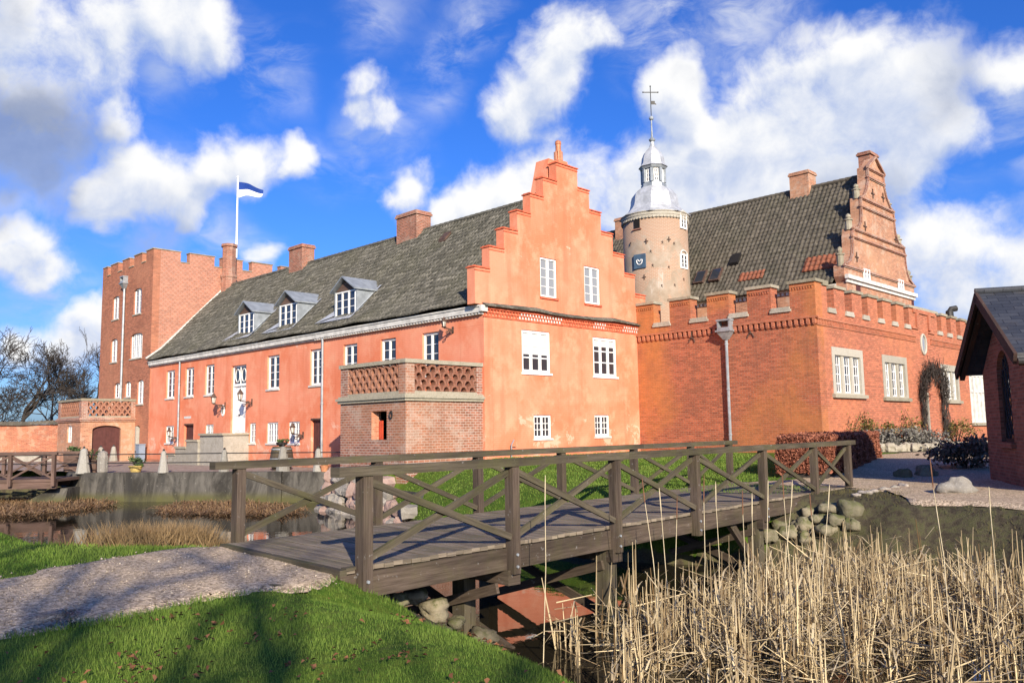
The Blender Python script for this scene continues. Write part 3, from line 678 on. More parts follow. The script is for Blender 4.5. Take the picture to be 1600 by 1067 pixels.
# =================================================================== steps to the front door
u0, z = facP(385, 690, -1.5); 
st = thing('stone_stair', W(21, -1, -.2), 'pale stone double parapet stair climbing to the white front door', 'stair')
m = MB()
m.ubox(19.3, 22.2, -1.5, -.002, -.4, 1.5); m.build('landing', MT['stone_white'], st)
m = MB(); n = 8
for k in range(n): m.ubox(22.2+k*.5, 22.2+(k+1)*.5, -1.3, -.25, -.4, 1.5-.2*(k+1))
m.build('tread', MT['stone_white'], st)
m = MB()
for vv in (-1.62, -.26):
    for a, b, z in ((22.2,23.7,1.15),(23.7,25.2,.75),(25.2,26.3,.35)): m.ubox(a, b, vv, vv+.24, -.4, z)
m.build('parapet', MT['stone_white'], st)
m = MB()
for vv in (-1.62, -.26):
    for a, b, z in ((22.2,23.75,1.15),(23.75,25.25,.75),(25.25,26.4,.35)): m.ubox(a-.03, b, vv-.06, vv+.3, z+.002, z+.13)
m.ubox(19.2, 22.17, -1.62, -.002, 1.502, 1.62)
m.build('capstone', MT['stone_cap'], st)

# =================================================================== balcony block in front of the facade
bay = thing('balcony_block', W(2, -2, 0), 'square brick block with pierced brick balcony parapet against the pink house', 'balcony')
def block(root, u0, u1, v0, zb, ztop, niche=None, mat='brick_bay', door=None, win=None, back=0.):
    Pf_, Ps = Ff(v0), Gf(u0)
    m = MB(); m.wall(Pf_, [(u0, u1, zb, ztop)], ([niche] if niche else [])+([win] if win else []), .45)
    m.wall(Ps, [(v0+.45, back, zb, ztop)], [door] if door else [], .45); m.ubox(u1-.45, u1, v0+.45, back, zb, ztop)
    m.ubox(u0+.45, u1-.45, v0+.45, back, ztop-.25, ztop-.05)
    if door: m.archfill(Ps, door[0], door[1], door[3], .3, .3)
    m.build('wall', MT[mat], root)
    m = MB(); e = .09
    m.ubox(u0-e, u1+e, v0-e, back, ztop+.002, ztop+.1); m.ubox(u0-e*1.7, u1+e*1.7, v0-e*1.7, back, ztop+.1, ztop+.2); m.ubox(u0-e*.8, u1+e*.8, v0-e*.8, back, ztop+.2, ztop+.28)
    m.build('string_course', MT['stone_cap'] if mat == 'brick_bay' else MT['brick_bay'], root)
    zp0, zp1 = ztop+.28, ztop+1.4
    for a, b, c, d in ((u0, u0+.42, v0, v0+.42), (u1-.5, u1, v0, v0+.42), (u0, u0+.42, back-.3, back), (u1-.5, u1, back-.3, back)): m = MB(); m.ubox(a, b, c, d, zp0, zp1); m.build('parapet_pier', MT['brick_bay'], root)
    m = MB(); m.box(Pf_, u0+.42, u1-.5, zp0, zp0+.09, .0, .26); m.box(Ps, v0+.42, back-.3, zp0, zp0+.09, .0, .26)
    m.build('parapet_foot', MT['stone_cap'], root)
    m = MB(); lattice(m, Pf_, u0+.42, u1-.5, zp0+.09, zp1-.03); m.build('brick_lattice', MT['brick_lattice'], root); m = MB(); lattice(m, Ps, v0+.42, back-.3, zp0+.09, zp1-.03)
    m.build('brick_lattice', MT['brick_lattice'], root)
    m = MB(); m.ubox(u0-.06, u1+.06, v0-.06, v0+.36, zp1+.002, zp1+.15); m.ubox(u0-.06, u0+.36, v0+.36, back, zp1+.002, zp1+.15); m.ubox(u1-.36, u1+.06, v0+.36, back, zp1+.002, zp1+.15)
    m.build('coping', MT['stone_cap'], root)
block(bay, .12, 4.35, -3.86, -1.9, 2.68, niche=(1.27, 2.25, 1.26, 2.33), back=-.004)
Pb = Ff(-3.86); Pbs = Gf(.12)
m = MB(); m.box(Pb, .9, 2.9, 1.1, 2.5, 1.0, 1.04); m.build('niche_back', MT['dark_in'], bay)
m = MB(); m.box(Pb, 1.9, 2.12, 1.27, 1.98, .27, .31); m.build('shutter', MT['red_paint'], bay)
m = MB(); m.hexa([Pb(2.25,1.262,.0),Pb(2.249,1.262,.26),Pb(2.12,1.262,.26),Pb(2.24,1.262,.0),Pb(2.25,2.32,.0),Pb(2.249,2.32,.26),Pb(2.12,2.32,.26),Pb(2.24,2.32,.0)]); m.build('niche_splay', MT['brick_garden'], bay)
m = MB(); pts = [Pb(.94+.09*math.cos(t), 2.18+.12*math.sin(t), -.06) for t in np.linspace(0, 2*math.pi, 13)]; m.tube(pts, .025, 5, False); m.tube([Pb(.94,2.3,0), Pb(.94,2.3,-.08)], .03, 5); m.build('iron_ring', MT['iron'], bay)

# =================================================================== square brick tower
tw = thing('square_tower', W(L, 0, 0), 'square red brick tower with battlements at the far end of the pink house', 'tower')
U0, U1, VD = 33.3, 43.0, 15.5
Pt, Ptr = Ff(-.06), Gf(U0)
TW = [(39.4,40.7,10.2,11.95),(35.2,36.6,10.15,12.0),(39.45,40.75,7.0,8.75),(34.8,36.95,7.0,8.78),(36.6,37.7,4.3,5.42),(34.3,35.45,3.72,5.42),(38.65,39.8,4.3,5.42)]
TDOOR = (34.75, 35.5, -.3, 2.25)
zt, zm = 13.72, 14.45
def x2u(X): return facP(140+X/5.333, 370+275/5.333, -.06)[0]
cren = [(41.35,42.0),(39.0,39.85),(36.75,37.65),(34.55,35.3)]
m = MB(); m.wall(Pt, [(U0, U1, -.6, zm)], TW+[TDOOR]+[(a,b,zt,zm) for a, b in cren], .5)
for a, b, c, e in TW: m.archfill(Pt, a, b, e, .22, .3)
m.archfill(Pt, *TDOOR[:2], TDOOR[3], .18, .3); m.build('front_wall', MT['brick_tower'], tw)
crr = [(1.85,2.5),(4.35,4.95),(6.55,7.3),(9.0,9.7),(11.3,12.0),(13.5,14.2)]
m = MB(); m.wall(Ptr, [(.44, VD, -.6, zm)], [(a,b,zt,zm) for a, b in crr], .5); m.build('side_wall', MT['brick_diaper'], tw)
m = MB(); m.wall(Gf(U1-.5), [(.44, VD, -.6, zm)], [(a,b,zt,zm) for a, b in crr], .5); m.wall(Ff(VD-.5), [(U0+.5, U1-.5, -.6, zm)], [(a,b,zt,zm) for a, b in cren], .5); m.ubox(U0+.5, U1-.5, .44, VD-.5, 13.0, 13.2)
m.build('rear_wall', MT['brick_tower'], tw)
e = .05
for (lo, hi, cc, P) in ((U0, U1, sorted(cren), Pt), (.5, VD, crr, Ptr)):
    x = lo
    for a, b in cc+[(hi, hi)]:
        boxes('merlon_coping', MT['stone_cap'], tw, P, [(x-e if P is Pt or x > 1 else x, a+e, zm+.002, zm+.07, -e, .5+e)]); x = b
    boxes('crenel_sill', MT['stone_cap'], tw, P, [(a+.003, b-.003, zt+.002, zt+.06, -e, .52) for a, b in cc])
for i, (a, b, c, e) in enumerate(TW):
    window(tw, Pt, a, b, c, e, 3 if i == 3 else 2, 4, 1 if i != 3 else 2, .1, 'glass_pale' if i != 6 else 'glass', fw=.1, sill='stone_trim', mw=.14)
a, b, c, e = TDOOR
m = MB(); m.box(Pt, a, b-.2, c, e, .2, .26); d = m.build('side_door', MT['door_brown'], tw)
m = MB(); m.box(Pt, b-.2, b+.02, c, e-.05, -.03, .26); m.build('door_jamb', MT['stone_white'], d)
drainpipe(tw, Pt, 38.15, 3.9, 12.3, .085, True)
m = MB(); c = W(32.85, 5.25, 0)
m.lathe(c, [(.55,9.5),(.55,12.9),(.62,13.0),(.62,13.15),(.5,13.2),(.5,15.2),(.6,15.25),(.6,15.42),(.5,15.46)], 8, GA); m.build('turret_chimney', MT['brick_chimney'], tw)

fp = thing('flagpole', W(34.25, 6.5, 13.2), 'white flagpole on the brick tower flying a blue and white flag', 'flagpole')
m = MB(); b_ = W(34.25, 6.5, 0); m.tube([b_+Z*13.2, b_+Z*17, b_+Z*21.1], [.085, .075, .055], 8); m.sphere(b_+Z*21.15, .09, 8); m.build('pole', MT['white'], fp)
m = MB(); nx, nz = 16, 6; wx = np.array([.96, -.28, 0])
def fl(i, j):
    t = i/nx; x = 2.05*t; dro = -1.0*t**1.25+.1*math.sin(6*t)*t; h = 1.22*(1-t)+.5*t; zz = 20.75+dro-h*j/nz+(.25*t if j == 0 else .2*t)
    return b_+wx*(.1+x)+np.array([-wx[1], wx[0], 0])*.14*math.sin(7.5*t+j*.35)*(.2+t)+Z*zz
for i in range(nx):
    for j in range(nz):
        m.cm = 0 if j < nz//2 else 1; m.face([fl(i,j), fl(i+1,j), fl(i+1,j+1), fl(i,j+1)])
m.build('flag', [MT['flag_blue'], MT['flag_white']], fp, smooth=True, merge=True)

# =================================================================== garage porch left of the tower
po = thing('garage_porch', W(37, -2, 0), 'low brick porch with brown arched garage door and pierced parapet below the tower', 'porch')
block(po, 35.62, 40.35, -3.6, -.8, 2.55, mat='brick_hall', door=(-2.85, -.98, -.8, 2.28), win=(37.35, 38.3, 1.15, 2.3), back=-.064)
Ppd = Gf(35.62)
m = MB(); m.box(Ppd, -2.85, -.98, -.5, 2.28, .22, .28)
for k in range(1, 10): x = -2.85+1.87*k/10; m.box(Ppd, x-.008, x+.008, -.5, 2.2, .212, .22)
m.box(Ppd, -1.94, -1.89, -.5, 2.2, .195, .22); m.build('garage_door', MT['door_brown'], po)
window(po, Ff(-3.6), 37.35, 38.3, 1.15, 2.3, 2, 3, 1, .1, 'glass_pale', fw=.1)
# =================================================================== brick wing with battlements (right of the gable)
wg = thing('brick_wing', W(-9.1, 10.3, 0), 'orange red brick wing with battlements joining the pink stepped gable', 'building')
UC, VC, VE = -9.1, 10.3, 36.
Pv, Pw = Ff(VC), Gf(UC)
zt, zm = 6.46, 7.5
cv = [(-1.94,-1.02),(-3.97,-3.08),(-6.0,-5.1),(-7.98,-7.12)]
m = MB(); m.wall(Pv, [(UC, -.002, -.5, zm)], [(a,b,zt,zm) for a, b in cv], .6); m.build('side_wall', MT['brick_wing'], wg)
WW = [(11.55,14.75,2.85,4.85),(17.0,20.1,2.8,4.8),(25.05,27.95,2.78,4.72),(29.85,32.9,1.55,4.4)]
cg = [(11.42,12.12),(13.2,13.98),(15.05,15.72),(16.85,17.5),(18.55,19.2),(20.2,20.9),(25.0,25.68),(26.55,27.28),(28.2,28.95),(29.9,30.6),(31.5,32.2)]
zg = 7.4
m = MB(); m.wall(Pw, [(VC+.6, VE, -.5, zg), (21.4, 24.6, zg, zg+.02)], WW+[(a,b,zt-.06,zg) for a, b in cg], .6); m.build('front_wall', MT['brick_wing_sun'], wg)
m = MB(); m.ubox(UC+.6, -.002, VE-.5, VE, -.5, zm); m.ubox(UC+.6, 1.0, VC+.6, VE-.5, 5.9, 6.1); m.build('rear_wall', MT['brick_wing'], wg)
m = MB(); m.ubox(.46, 1.0, VC+.31, 12.2, -.5, 6.6); m.build('corner_wall', MT['brick_wing'], wg)
# frieze
m = MB(); m.box(Pv, UC-.1, -.003, 5.98, 6.06, -.1, 0); m.box(Pv, UC-.05, -.003, 5.72, 5.76, -.04, 0); s = UC+.02
while s < -.15: m.box(Pv, s, s+.13, 5.76, 5.97, -.09, 0); m.box(Pv, s+.02, s+.11, 5.7, 5.76, -.07, -.04); s += .26
m.build('bracket_frieze', MT['brick_wing_sun'], wg)
m = MB()
for a, b in ((VC, 21.55), (23.75, VE)):
    m.box(Pw, a, b, 5.93, 5.99, -.09, 0); m.box(Pw, a, b, 5.68, 5.72, -.045, 0); s = a
    while s < b-.1: m.hexa([Pw(s,5.722,-.06),Pw(s+.07,5.722,-.06),Pw(s+.07,5.722,0),Pw(s,5.722,0),Pw(s+.06,5.928,-.06),Pw(s+.13,5.928,-.06),Pw(s+.13,5.928,0),Pw(s+.06,5.928,0)]); s += .15
for a, b, z in ((21.1, 22.0, 6.35), (23.5, 24.4, 6.25)): m.box(Pw, a, b, z, z+.08, -.08, 0)
for s in (21.75, 23.5): m.box(Pw, s, s+.35, 6.4, 7.3, -.09, 0)
m.box(Pw, 21.4, 24.6, 7.2, 7.4, -.07, 0)
m.build('brick_frieze', MT['brick_wing_sun'], wg)
e = .07
x = -.003
for a, b in [(b, a) for a, b in cv]+[(UC, UC)]:
    x0, x1 = (b if False else a, x); lo = a if (a, b) != (UC, UC) else UC-e
    boxes('merlon_coping', MT['stone_cap'], wg, Pv, [(lo-(e if lo > UC else 0), x+(e if x < -.01 else 0), zm+.002, zm+.13, -e, .67)]); x = b
xs = VC+.67
for a, b in cg+[(VE, VE)]:
    boxes('merlon_coping', MT['stone_cap'], wg, Pw, [(xs-(e if xs > 11 else 0), a+e, zg+.002 if xs > 11 else zm-.09, zg+.13 if xs > 11 else zm+.13, -e, .67)]); xs = b
for P, cc, dz in ((Pv, cv, 0), (Pw, cg, -.06)):
    for a, b in cc: m = MB(); m.box(P, a-.05, b+.05, zt-.11+dz, zt+dz, -e, -.001); m.box(P, a+.003, b-.003, zt+.002+dz, zt+.1+dz, -e, .62); m.build('crenel_sill', MT['stone_trim'], wg)
xs = -.003
for a, b in [(b, a) for a, b in cv]+[(UC, UC)]:
    s = a+.08; m = MB()
    while s < xs-.08: m.box(Pv, s, s+.06, zm-.26, zm-.16, -.03, 0); s += .12
    m.box(Pv, a+.02, xs-.02, zm-.16, zm-.12, -.04, 0); xs = b; m.build('merlon_dentil', MT['brick_wing'], wg)
def cross_window(a, b, c, e, pale=False):
    P = Pw; m = MB(); t = .28
    m.box(P, a, a+t, c, e, -.03, .3); m.box(P, b-t, b, c, e, -.03, .3); m.box(P, a+t, b-t, e-.34, e, -.03, .3); m.box(P, a+t, b-t, c, c+.06, -.03, .3)
    lw = (b-a-2*t-2*.24)/3; xs = [a+t+i*(lw+.24) for i in range(3)]
    for x in xs[1:]: m.box(P, x-.24, x, c+.06, e-.34, .02, .3)
    o = m.build('stone_window', MT['stone_trim'] if not pale else MT['white_old'], wg)
    for x in xs:
        k = MB(); x1 = x+lw; z0, z1 = c+.06, e-.34
        k.box(P, x, x+.06, z0, z1, .1, .16); k.box(P, x1-.06, x1, z0, z1, .1, .16); k.box(P, x+.06, x1-.06, z0, z0+.06, .1, .16); k.box(P, x+.06, x1-.06, z1-.06, z1, .1, .16)
        for i in (1, 2): q = x+lw*i/3; k.box(P, q-.018, q+.018, z0+.06, z1-.06, .11, .15)
        for i in (1, 2, 3): q = z0+(z1-z0)*i/4; k.box(P, x+.06, x1-.06, q-.018, q+.018, .112, .148)
        k.build('casement', MT['white'], o)
        g = MB(); g.face([P(x,z0,.13),P(x1,z0,.13),P(x1,z1,.13),P(x,z1,.13)]); g.build('pane', MT['glass' if not pale else 'glass_pale'], o)
    k = MB(); k.box(P, a-.12, b+.12, c-.16, c-.002, -.14, .3); k.build('sill', MT['stone_cap'], o)
for i, w in enumerate(WW):
    if i < 3: cross_window(*w)
    else:
        a, b, c, e = w; P = Pw; m = MB(); m.box(P, a, b, c, e, .1, .14)
        for k in range(5): x = a+(b-a-.16)*k/4; m.box(P, x, x+.16, c, e, .0, .1)
        for z in (c, c+(e-c)*.62, e-.14): m.box(P, a, b, z, z+.14, .03, .1)
        o = m.build('white_door', MT['white_old'], wg); k = MB(); k.box(P, a-.1, b+.1, c-.16, c-.002, -.14, .3); k.build('sill', MT['stone_cap'], o)
m = MB(); oc, oz = 22.65, 5.63
pts = [(oc+.36*math.cos(t), oz+.5*math.sin(t)) for t in np.linspace(0, 2*math.pi, 24, endpoint=False)]
m.tube([Pw(a, b, -.02) for a, b in pts+[pts[0]]], .07, 6, False); ov = m.build('oval_window', MT['stone_trim'], wg)
m = MB(); m.face([Pw(a, b, -.012) for a, b in pts]); m.build('pane', MT['glass_pale'], ov)
drainpipe(wg, Pv, -4.98, .2, 5.45, .07, True, d=-.16)
for px, py in ((1081, 527), (1173, 519)): s, z = facP(px, py, VC); wall_anchor(wg, Pv, s, z, .55)
m = MB(); c = W(UC+.5, 28.9, 0); m.lathe(c, [(.3,7.3),(.3,7.55),(.22,7.6),(.2,8.0),(.12,8.05)], 12); m.tube([c+Z*7.95, c+Z*8.1+np.array([.1,0,0]), c+Z*8.15+np.array([.42,.0,0])], [.16,.17,.17], 8); m.build('vent_cowl', MT['iron'], wg)

# =================================================================== great hall behind
hl = thing('great_hall', W(-5, 28.6, 0), 'tall old brick hall with curved renaissance gable and steep dark tiled roof', 'hall')
HU0, HU1, HV0, HV1, HE, HR = -5., 18., 23.5, 33.8, 9.75, 16.95; HC = 28.65
m = MB(); m.ubox(HU0+.6, HU1, HV0, HV0+.5, -.5, HE-.25); m.ubox(HU0+.6, HU1, HV1-.5, HV1, -.5, HE-.25); m.build('side_wall', MT['brick_hall'], hl)
Ph = Gf(HU0)
half = [(0,17.95),(.55,17.45),(1.25,17.12),(1.25,16.55),(1.3,16.2),(1.55,15.7),(2.0,15.2),(2.55,15.0),(2.6,14.5),(2.6,13.9),(2.75,13.4),(3.1,13.05),(3.9,12.9),(4.1,12.4),(4.1,11.9),(4.25,11.3),(4.6,10.85),(5.3,10.6),(5.45,10.5),(5.45,9.9)]
poly = [(HC+a, z) for a, z in half]+[(HC+5.2, 9.6), (HC+5.2, -.5), (HC-5.2, -.5), (HC-5.2, 9.6)]+[(HC-a, z) for a, z in reversed(half[1:])]
m = MB(); m.prism(Ph, poly, 0, .6); m.build('gable_wall', MT['brick_hall'], hl)
m = MB()
for z, w in ((10.5,5.5),(12.38,4.15),(12.86,4.0),(14.45,2.68),(14.98,2.6),(16.5,1.3),(17.08,1.32)): m = MB(); m.box(Ph, HC-w-.05, HC+w+.05, z-.06, z+.06, -.12, .0); m.box(Ph, HC-w, HC+w, z-.11, z-.06, -.06, 0); m.build('string_course', MT['brick_bay'], hl)
m = MB(); m.box(Ph, HC-5.3, HC+5.3, 9.55, 9.75, -.1, 0); m.box(Ph, HC-5.4, HC+5.4, 9.75, 9.98, -.22, 0); m.build('gable_cornice', MT['white_old'], hl)
for sg in (-1, 1):
    for w, z, h in ((5.3,10.58,.95),(3.85,12.92,.8),(2.45,15.04,.75)):
        c = Ph(HC+sg*w, z, .25); m = MB(); m.lathe(c, [(.2,-.1),(.2,h*.55),(.26,h*.58),(.26,h*.66),(.1,h*.7),(.17,h*.85),(.13,h*1.0),(.02,h*1.1)], 10); m.build('finial', MT['stone_cap'], hl)
for sg in (-1, 1):
    pass
m = MB()
for i in range(len(half)-2):                                   # moulding along the curved edge
    if half[i][1] > 17.2: continue
    for sg in (-1, 1):
        a, b = half[i], half[i+1]; m.beam(Ph(HC+sg*(a[0]-.02), a[1], -.03), Ph(HC+sg*(b[0]-.02), b[1], -.03), .14, .1, P0(0,0,0)*0+G, .03)
for sg in (-1, 1): m.beam(Ph(HC+sg*1.3, 17.12, -.06), Ph(HC, 17.98, -.06), .2, .12, Z, .04)
m.build('edge_moulding', MT['brick_bay'], hl)
for s, z in ((26.0,10.55),(31.9,10.03)): 
    s, z = s, 10.12; window(hl, Gf(HU0-.14), s-.42, s+.42, z, z+.42, 2, 2, 1, .0, 'glass_pale', fw=.06) if False else None
for px, py in ((1352, 430), (1405.5, 446)):
    s, z = gabP(px, py, HU0); window(hl, Gf(HU0-.13), s-.42, s+.42, z-.3, z+.34, 2, 2, 1, .0, 'glass_pale', fw=.07)
s, z = gabP(1341, 453, HU0); m = MB(); m.box(Gf(HU0-.02), s-.3, s+.3, z-.45, z+.45, 0, .02); m.build('shutter', MT['door_brown'], hl)
s, z = gabP(1426, 475, HU0); m = MB(); m.box(Gf(HU0-.02), s-.2, s+.2, z-.3, z+.3, 0, .02); m.build('shutter', MT['door_brown'], hl)
for px, py in ((1363,303),(1379,309),(1351,354),(1399,375),(1338,402)): s, z = gabP(px, py, HU0); wall_anchor(hl, Ph, s, z, .6, '+')
HP = [(HV0-.45, HE-.2), (HV0+.4, HE+.75), (HC, HR)]
tile_roof('roof', MT['roof_hall'], hl, HU0+.62, HU1, HP, lambda s, r, z: W(s, r, z), .3, .38, .07)
sl = (HR-(HE+.75))/(HC-HV0-.4)
m = MB(); m.face([W(HU0+.6,HC,HR), W(HU1,HC,HR), W(HU1,HV1+.4,HE-.2), W(HU0+.6,HV1+.4,HE-.2)]); m.build('rear_roof', MT['roof_hall'], hl)
m = MB(); m.face([W(HU1-.05,HV0,HE-.3), W(HU1-.05,HV1,HE-.3), W(HU1-.05,HC,HR-.1)]); m.ubox(HU1-.4, HU1-.05, HV0+.5, HV1-.5, -.5, HE-.3); m.build('far_gable', MT['brick_hall'], hl)
m = MB(); u = HU0+.6
while u < HU1: m.tube([W(u, HC, HR+.02), W(min(HU1, u+.42), HC, HR+.045)], .14, 8); u += .4
m.build('ridge_tile', MT['roof_hall'], hl)
def hallz(r): return HE+.75+(r-HV0-.4)*sl
for x0, x1, r0, r1 in ((-4.4,-2.2,.42,1.12),(.3,2.0,.42,.85)):    # strips relaid with fresh red tiles
    a, b = HV0+r0, HV0+r1; n_ = np.array([-sl, 1.])/math.hypot(sl, 1)*.085
    tile_roof('relaid_tiles', MT['roof_new'], hl, x0, x1, [(a+n_[0], hallz(a)+n_[1]), (b+n_[0], hallz(b)+n_[1])], lambda s, r, z: W(s, r, z), .3, .38, .07)
m = MB(); m.box(Ff(HV0), HU0+.6, HU1, HE-.33, HE-.2, -.1, 0); s = HU0+.7
while s < HU1: m.box(Ff(HV0), s, s+.14, HE-.5, HE-.33, -.08, 0); s += .28
m.build('eaves_cornice', MT['white_old'], hl)
for u in (5.0, 3.85):
    r = HV0+.95; m = MB()
    def q(uu, rr, h): return W(uu, rr-sl*h/math.hypot(1, sl), hallz(rr)+h/math.hypot(1, sl))
    m.hexa([q(u-.38,r-.3,.05),q(u+.38,r-.3,.05),q(u+.38,r+.35,.05),q(u-.38,r+.35,.05),q(u-.38,r-.3,.22),q(u+.38,r-.3,.22),q(u+.38,r+.35,.22),q(u-.38,r+.35,.22)])
    o = m.build('roof_window', MT['rust_iron'], hl); m = MB(); m.face([q(u-.3,r-.25,.225),q(u+.3,r-.25,.225),q(u+.3,r+.3,.225),q(u-.3,r+.3,.225)]); m.build('pane', MT['glass'], o)
u, z = facP(1150, 408, 25.3); r = HV0+.4+(z-HE-.75)/sl; u, z = facP(1150, 408, r); r = HV0+.4+(z-HE-.75)/sl
m = MB(); m.hexa([W(u-.3,r-.25,hallz(r-.25)+.05),W(u+.3,r-.25,hallz(r-.25)+.05),W(u+.3,r+.25,hallz(r+.25)+.05),W(u-.3,r+.25,hallz(r+.25)+.05),W(u-.3,r-.35,hallz(r-.25)+.2),W(u+.3,r-.35,hallz(r-.25)+.2),W(u+.3,r+.15,hallz(r+.25)+.2),W(u-.3,r+.15,hallz(r+.25)+.2)]); m.build('roof_hatch', MT['dark_in'], hl)
chimney(hl, -.95, .35, 28.2, 29.3, 15.5, 18.1, 'brick_hall')
chimney(hl, 13.6, 14.7, 28.0, 29.2, 15.5, 17.8, 'brick_hall')
v0_, v1_ = gabP(1358.7, 240, HU0+.75)[0], gabP(1370, 240, HU0+.75)[0]; chimney(hl, HU0+.75, facP(1341, 250, v0_)[0], v0_, v1_, 14.5, 18.95, 'brick_chimney', .1)

# =================================================================== round stair tower
RTC = np.array([9.54, 53.4, 0]); RR = 2.12
rt = thing('round_tower', RTC, 'round plastered stair tower with grey lead onion dome, lantern and tall cross', 'tower')
m = MB(); m.lathe(RTC, [(RR+.06,-.5),(RR+.02,9),(RR-.03,14.8)], 56); m.build('tower_wall', MT['round'], rt, smooth=True)
m = MB(); m.lathe(RTC, [(RR-.02,14.81),(RR+.04,14.86),(RR+.04,15.0),(RR+.08,15.05),(RR+.08,15.18),(RR+.13,15.22),(RR+.13,15.27)], 56); n = 60
for k in range(n):
    t = 2*math.pi*k/n; c = RTC+np.array([(RR+.02)*math.cos(t), (RR+.02)*math.sin(t), 0]); tg = np.array([-math.sin(t), math.cos(t), 0]); m.beam(c+Z*14.88-tg*.05, c+Z*14.88+tg*.05, .14, .12)
m.build('cornice', MT['stone_trim'], rt)
PH8 = math.pi/8+.1
m = MB(); m.lathe(RTC, [(2.36,15.24),(2.3,15.31),(2.02,15.5),(1.78,15.75),(1.63,16.0),(1.57,16.25),(1.55,16.5),(1.48,16.75),(1.3,16.98),(1.08,17.15),(.92,17.24),(.84,17.3)], 8, PH8); m.build('lower_dome', MT['lead'], rt)
ln = MB(); ln.lathe(RTC, [(.84,17.3),(.84,17.5),(.76,17.52),(.76,17.6)], 8, PH8); ln.lathe(RTC, [(.76,18.5),(.84,18.52),(.9,18.64),(.95,18.7)], 8, PH8)
for k in range(8):
    t = PH8+k*math.pi/4; a = RTC+np.array([.74*math.cos(t), .74*math.sin(t), 0]); ln.beam(a+Z*17.6, a+Z*18.5, .17, .17, (math.cos(t), math.sin(t), 0))
lo = ln.build('lantern', MT['lead_dark'], rt)
m = MB(); m.lathe(RTC, [(.66,17.6),(.66,18.5)], 8, PH8); m.build('lantern_pane', MT['glass'], lo)
m = MB()
for k in range(8):
    t0, t1 = PH8+k*math.pi/4, PH8+(k+1)*math.pi/4; A = RTC+.71*np.array([math.cos(t0), math.sin(t0), 0]); B = RTC+.71*np.array([math.cos(t1), math.sin(t1), 0]); nn = (A+B)/2-RTC; nn /= np.linalg.norm(nn)
    for f0 in (.26, .5, .74): m.beam(A+(B-A)*f0+Z*17.62, A+(B-A)*f0+Z*18.48, .05, .04, nn)
    for z in (17.64, 17.9, 18.17, 18.44): m.beam(A+(B-A)*.24+Z*z, A+(B-A)*.76+Z*z, .035, .05)
m.build('lantern_window', MT['white'], lo)
m = MB(); m.lathe(RTC, [(.98,18.69),(.93,18.76),(.8,18.9),(.76,19.1),(.73,19.35),(.6,19.65),(.4,19.9),(.22,20.1),(.14,20.3),(.11,20.5)], 8, PH8); m.build('upper_dome', MT['lead'], rt)
m = MB(); m.lathe(RTC, [(.1,20.45),(.2,20.55),(.22,20.62),(.12,20.72),(.07,20.8),(.05,21.6),(.05,22.0)], 12); m.sphere(RTC+Z*22.1, .16, 12); sp = m.build('spire', MT['lead_dark'], rt)
m = MB(); m.tube([RTC+Z*22.2, RTC+Z*24.3], .028, 6); m.beam(RTC+Z*23.9-CR*.5, RTC+Z*23.9+CR*.5, .05, .05)
for q in (RTC+Z*23.9-CR*.5, RTC+Z*23.9+CR*.5, RTC+Z*24.32): m.sphere(q, .05, 8)
m.face([RTC+Z*23.05+CR*.03, RTC+Z*23.05+CR*.28, RTC+Z*23.3+CR*.28, RTC+Z*23.3+CR*.03]); m.face([RTC+Z*23.06+CR*.28, RTC+Z*23.0+CR*.36, RTC+Z*23.12+CR*.36, RTC+Z*23.15+CR*.28])
m.build('cross_vane', MT['iron'], rt)
def rtP(px, py):
    d = ray(px, py); a = d[0]**2+d[1]**2; b = 2*(d[0]*(EYE[0]-RTC[0])+d[1]*(EYE[1]-RTC[1])); c = (EYE[0]-RTC[0])**2+(EYE[1]-RTC[1])**2-RR**2
    k = (-b-math.sqrt(max(0, b*b-4*a*c)))/(2*a); P = EYE+d*k; t = math.atan2(P[1]-RTC[1], P[0]-RTC[0]); n = np.array([math.cos(t), math.sin(t), 0]); tg = np.array([-math.sin(t), math.cos(t), 0])
    return lambda s, z, dd: RTC+n*(RR+.0-dd)+tg*s+Z*(P[2]+z)
P = rtP(995, 349); m = MB(); m.box(P, -.2, .2, -.35, .35, -.02, .1); o = m.build('window_opening', MT['dark_in'], rt); m = MB(); m.box(P, -.32, .32, -.43, -.351, -.05, .1); m.build('sill', MT['brick_chimney'], o)
for px, py in ((1067.5, 346), (1068.5, 408)):
    P = rtP(px, py); o = window(rt, P, -.38, .38, -.5, .45, 2, 3, 1, -.05, 'glass', fw=.1); m = MB()
    pts = [P(.36*math.cos(t), .42+.26*math.sin(t), -.03) for t in np.linspace(0, math.pi, 11)]; m.tube(pts, .05, 6)
    m.build('arch_moulding', MT['white_old'], o)
P = rtP(1000, 408.5); m = MB(); m.box(P, -.41, .41, -.46, .46, -.07, .05); o = m.build('clock_board', MT['blue_clock'], rt)
m = MB(); pts = [P(.2*math.cos(t), .24*math.sin(t)+.02, -.085) for t in np.linspace(math.pi*.9, math.pi*2.1, 13)]; m.tube(pts, .03, 5); m.tube([P(-.12,.12,-.085), P(0,-.02,-.085), P(.15,.11,-.085)], .03, 5); m.build('clock_hand', MT['white'], o)
for px, py, st_ in ((986,381,'x'),(1010,377,'+'),(1035,379,'x'),(1045,374,'+'),(1053,381,'x'),(1017,393,'x'),(1020,415,'x'),(1045,418,'x'),(1007,433,'+'),(1034,447,'x'),(1054,446,'x'),(1068,437,'x')):
    wall_anchor(rt, rtP(px, py), 0, 0, .32 if st_ == '+' else .21, st_)

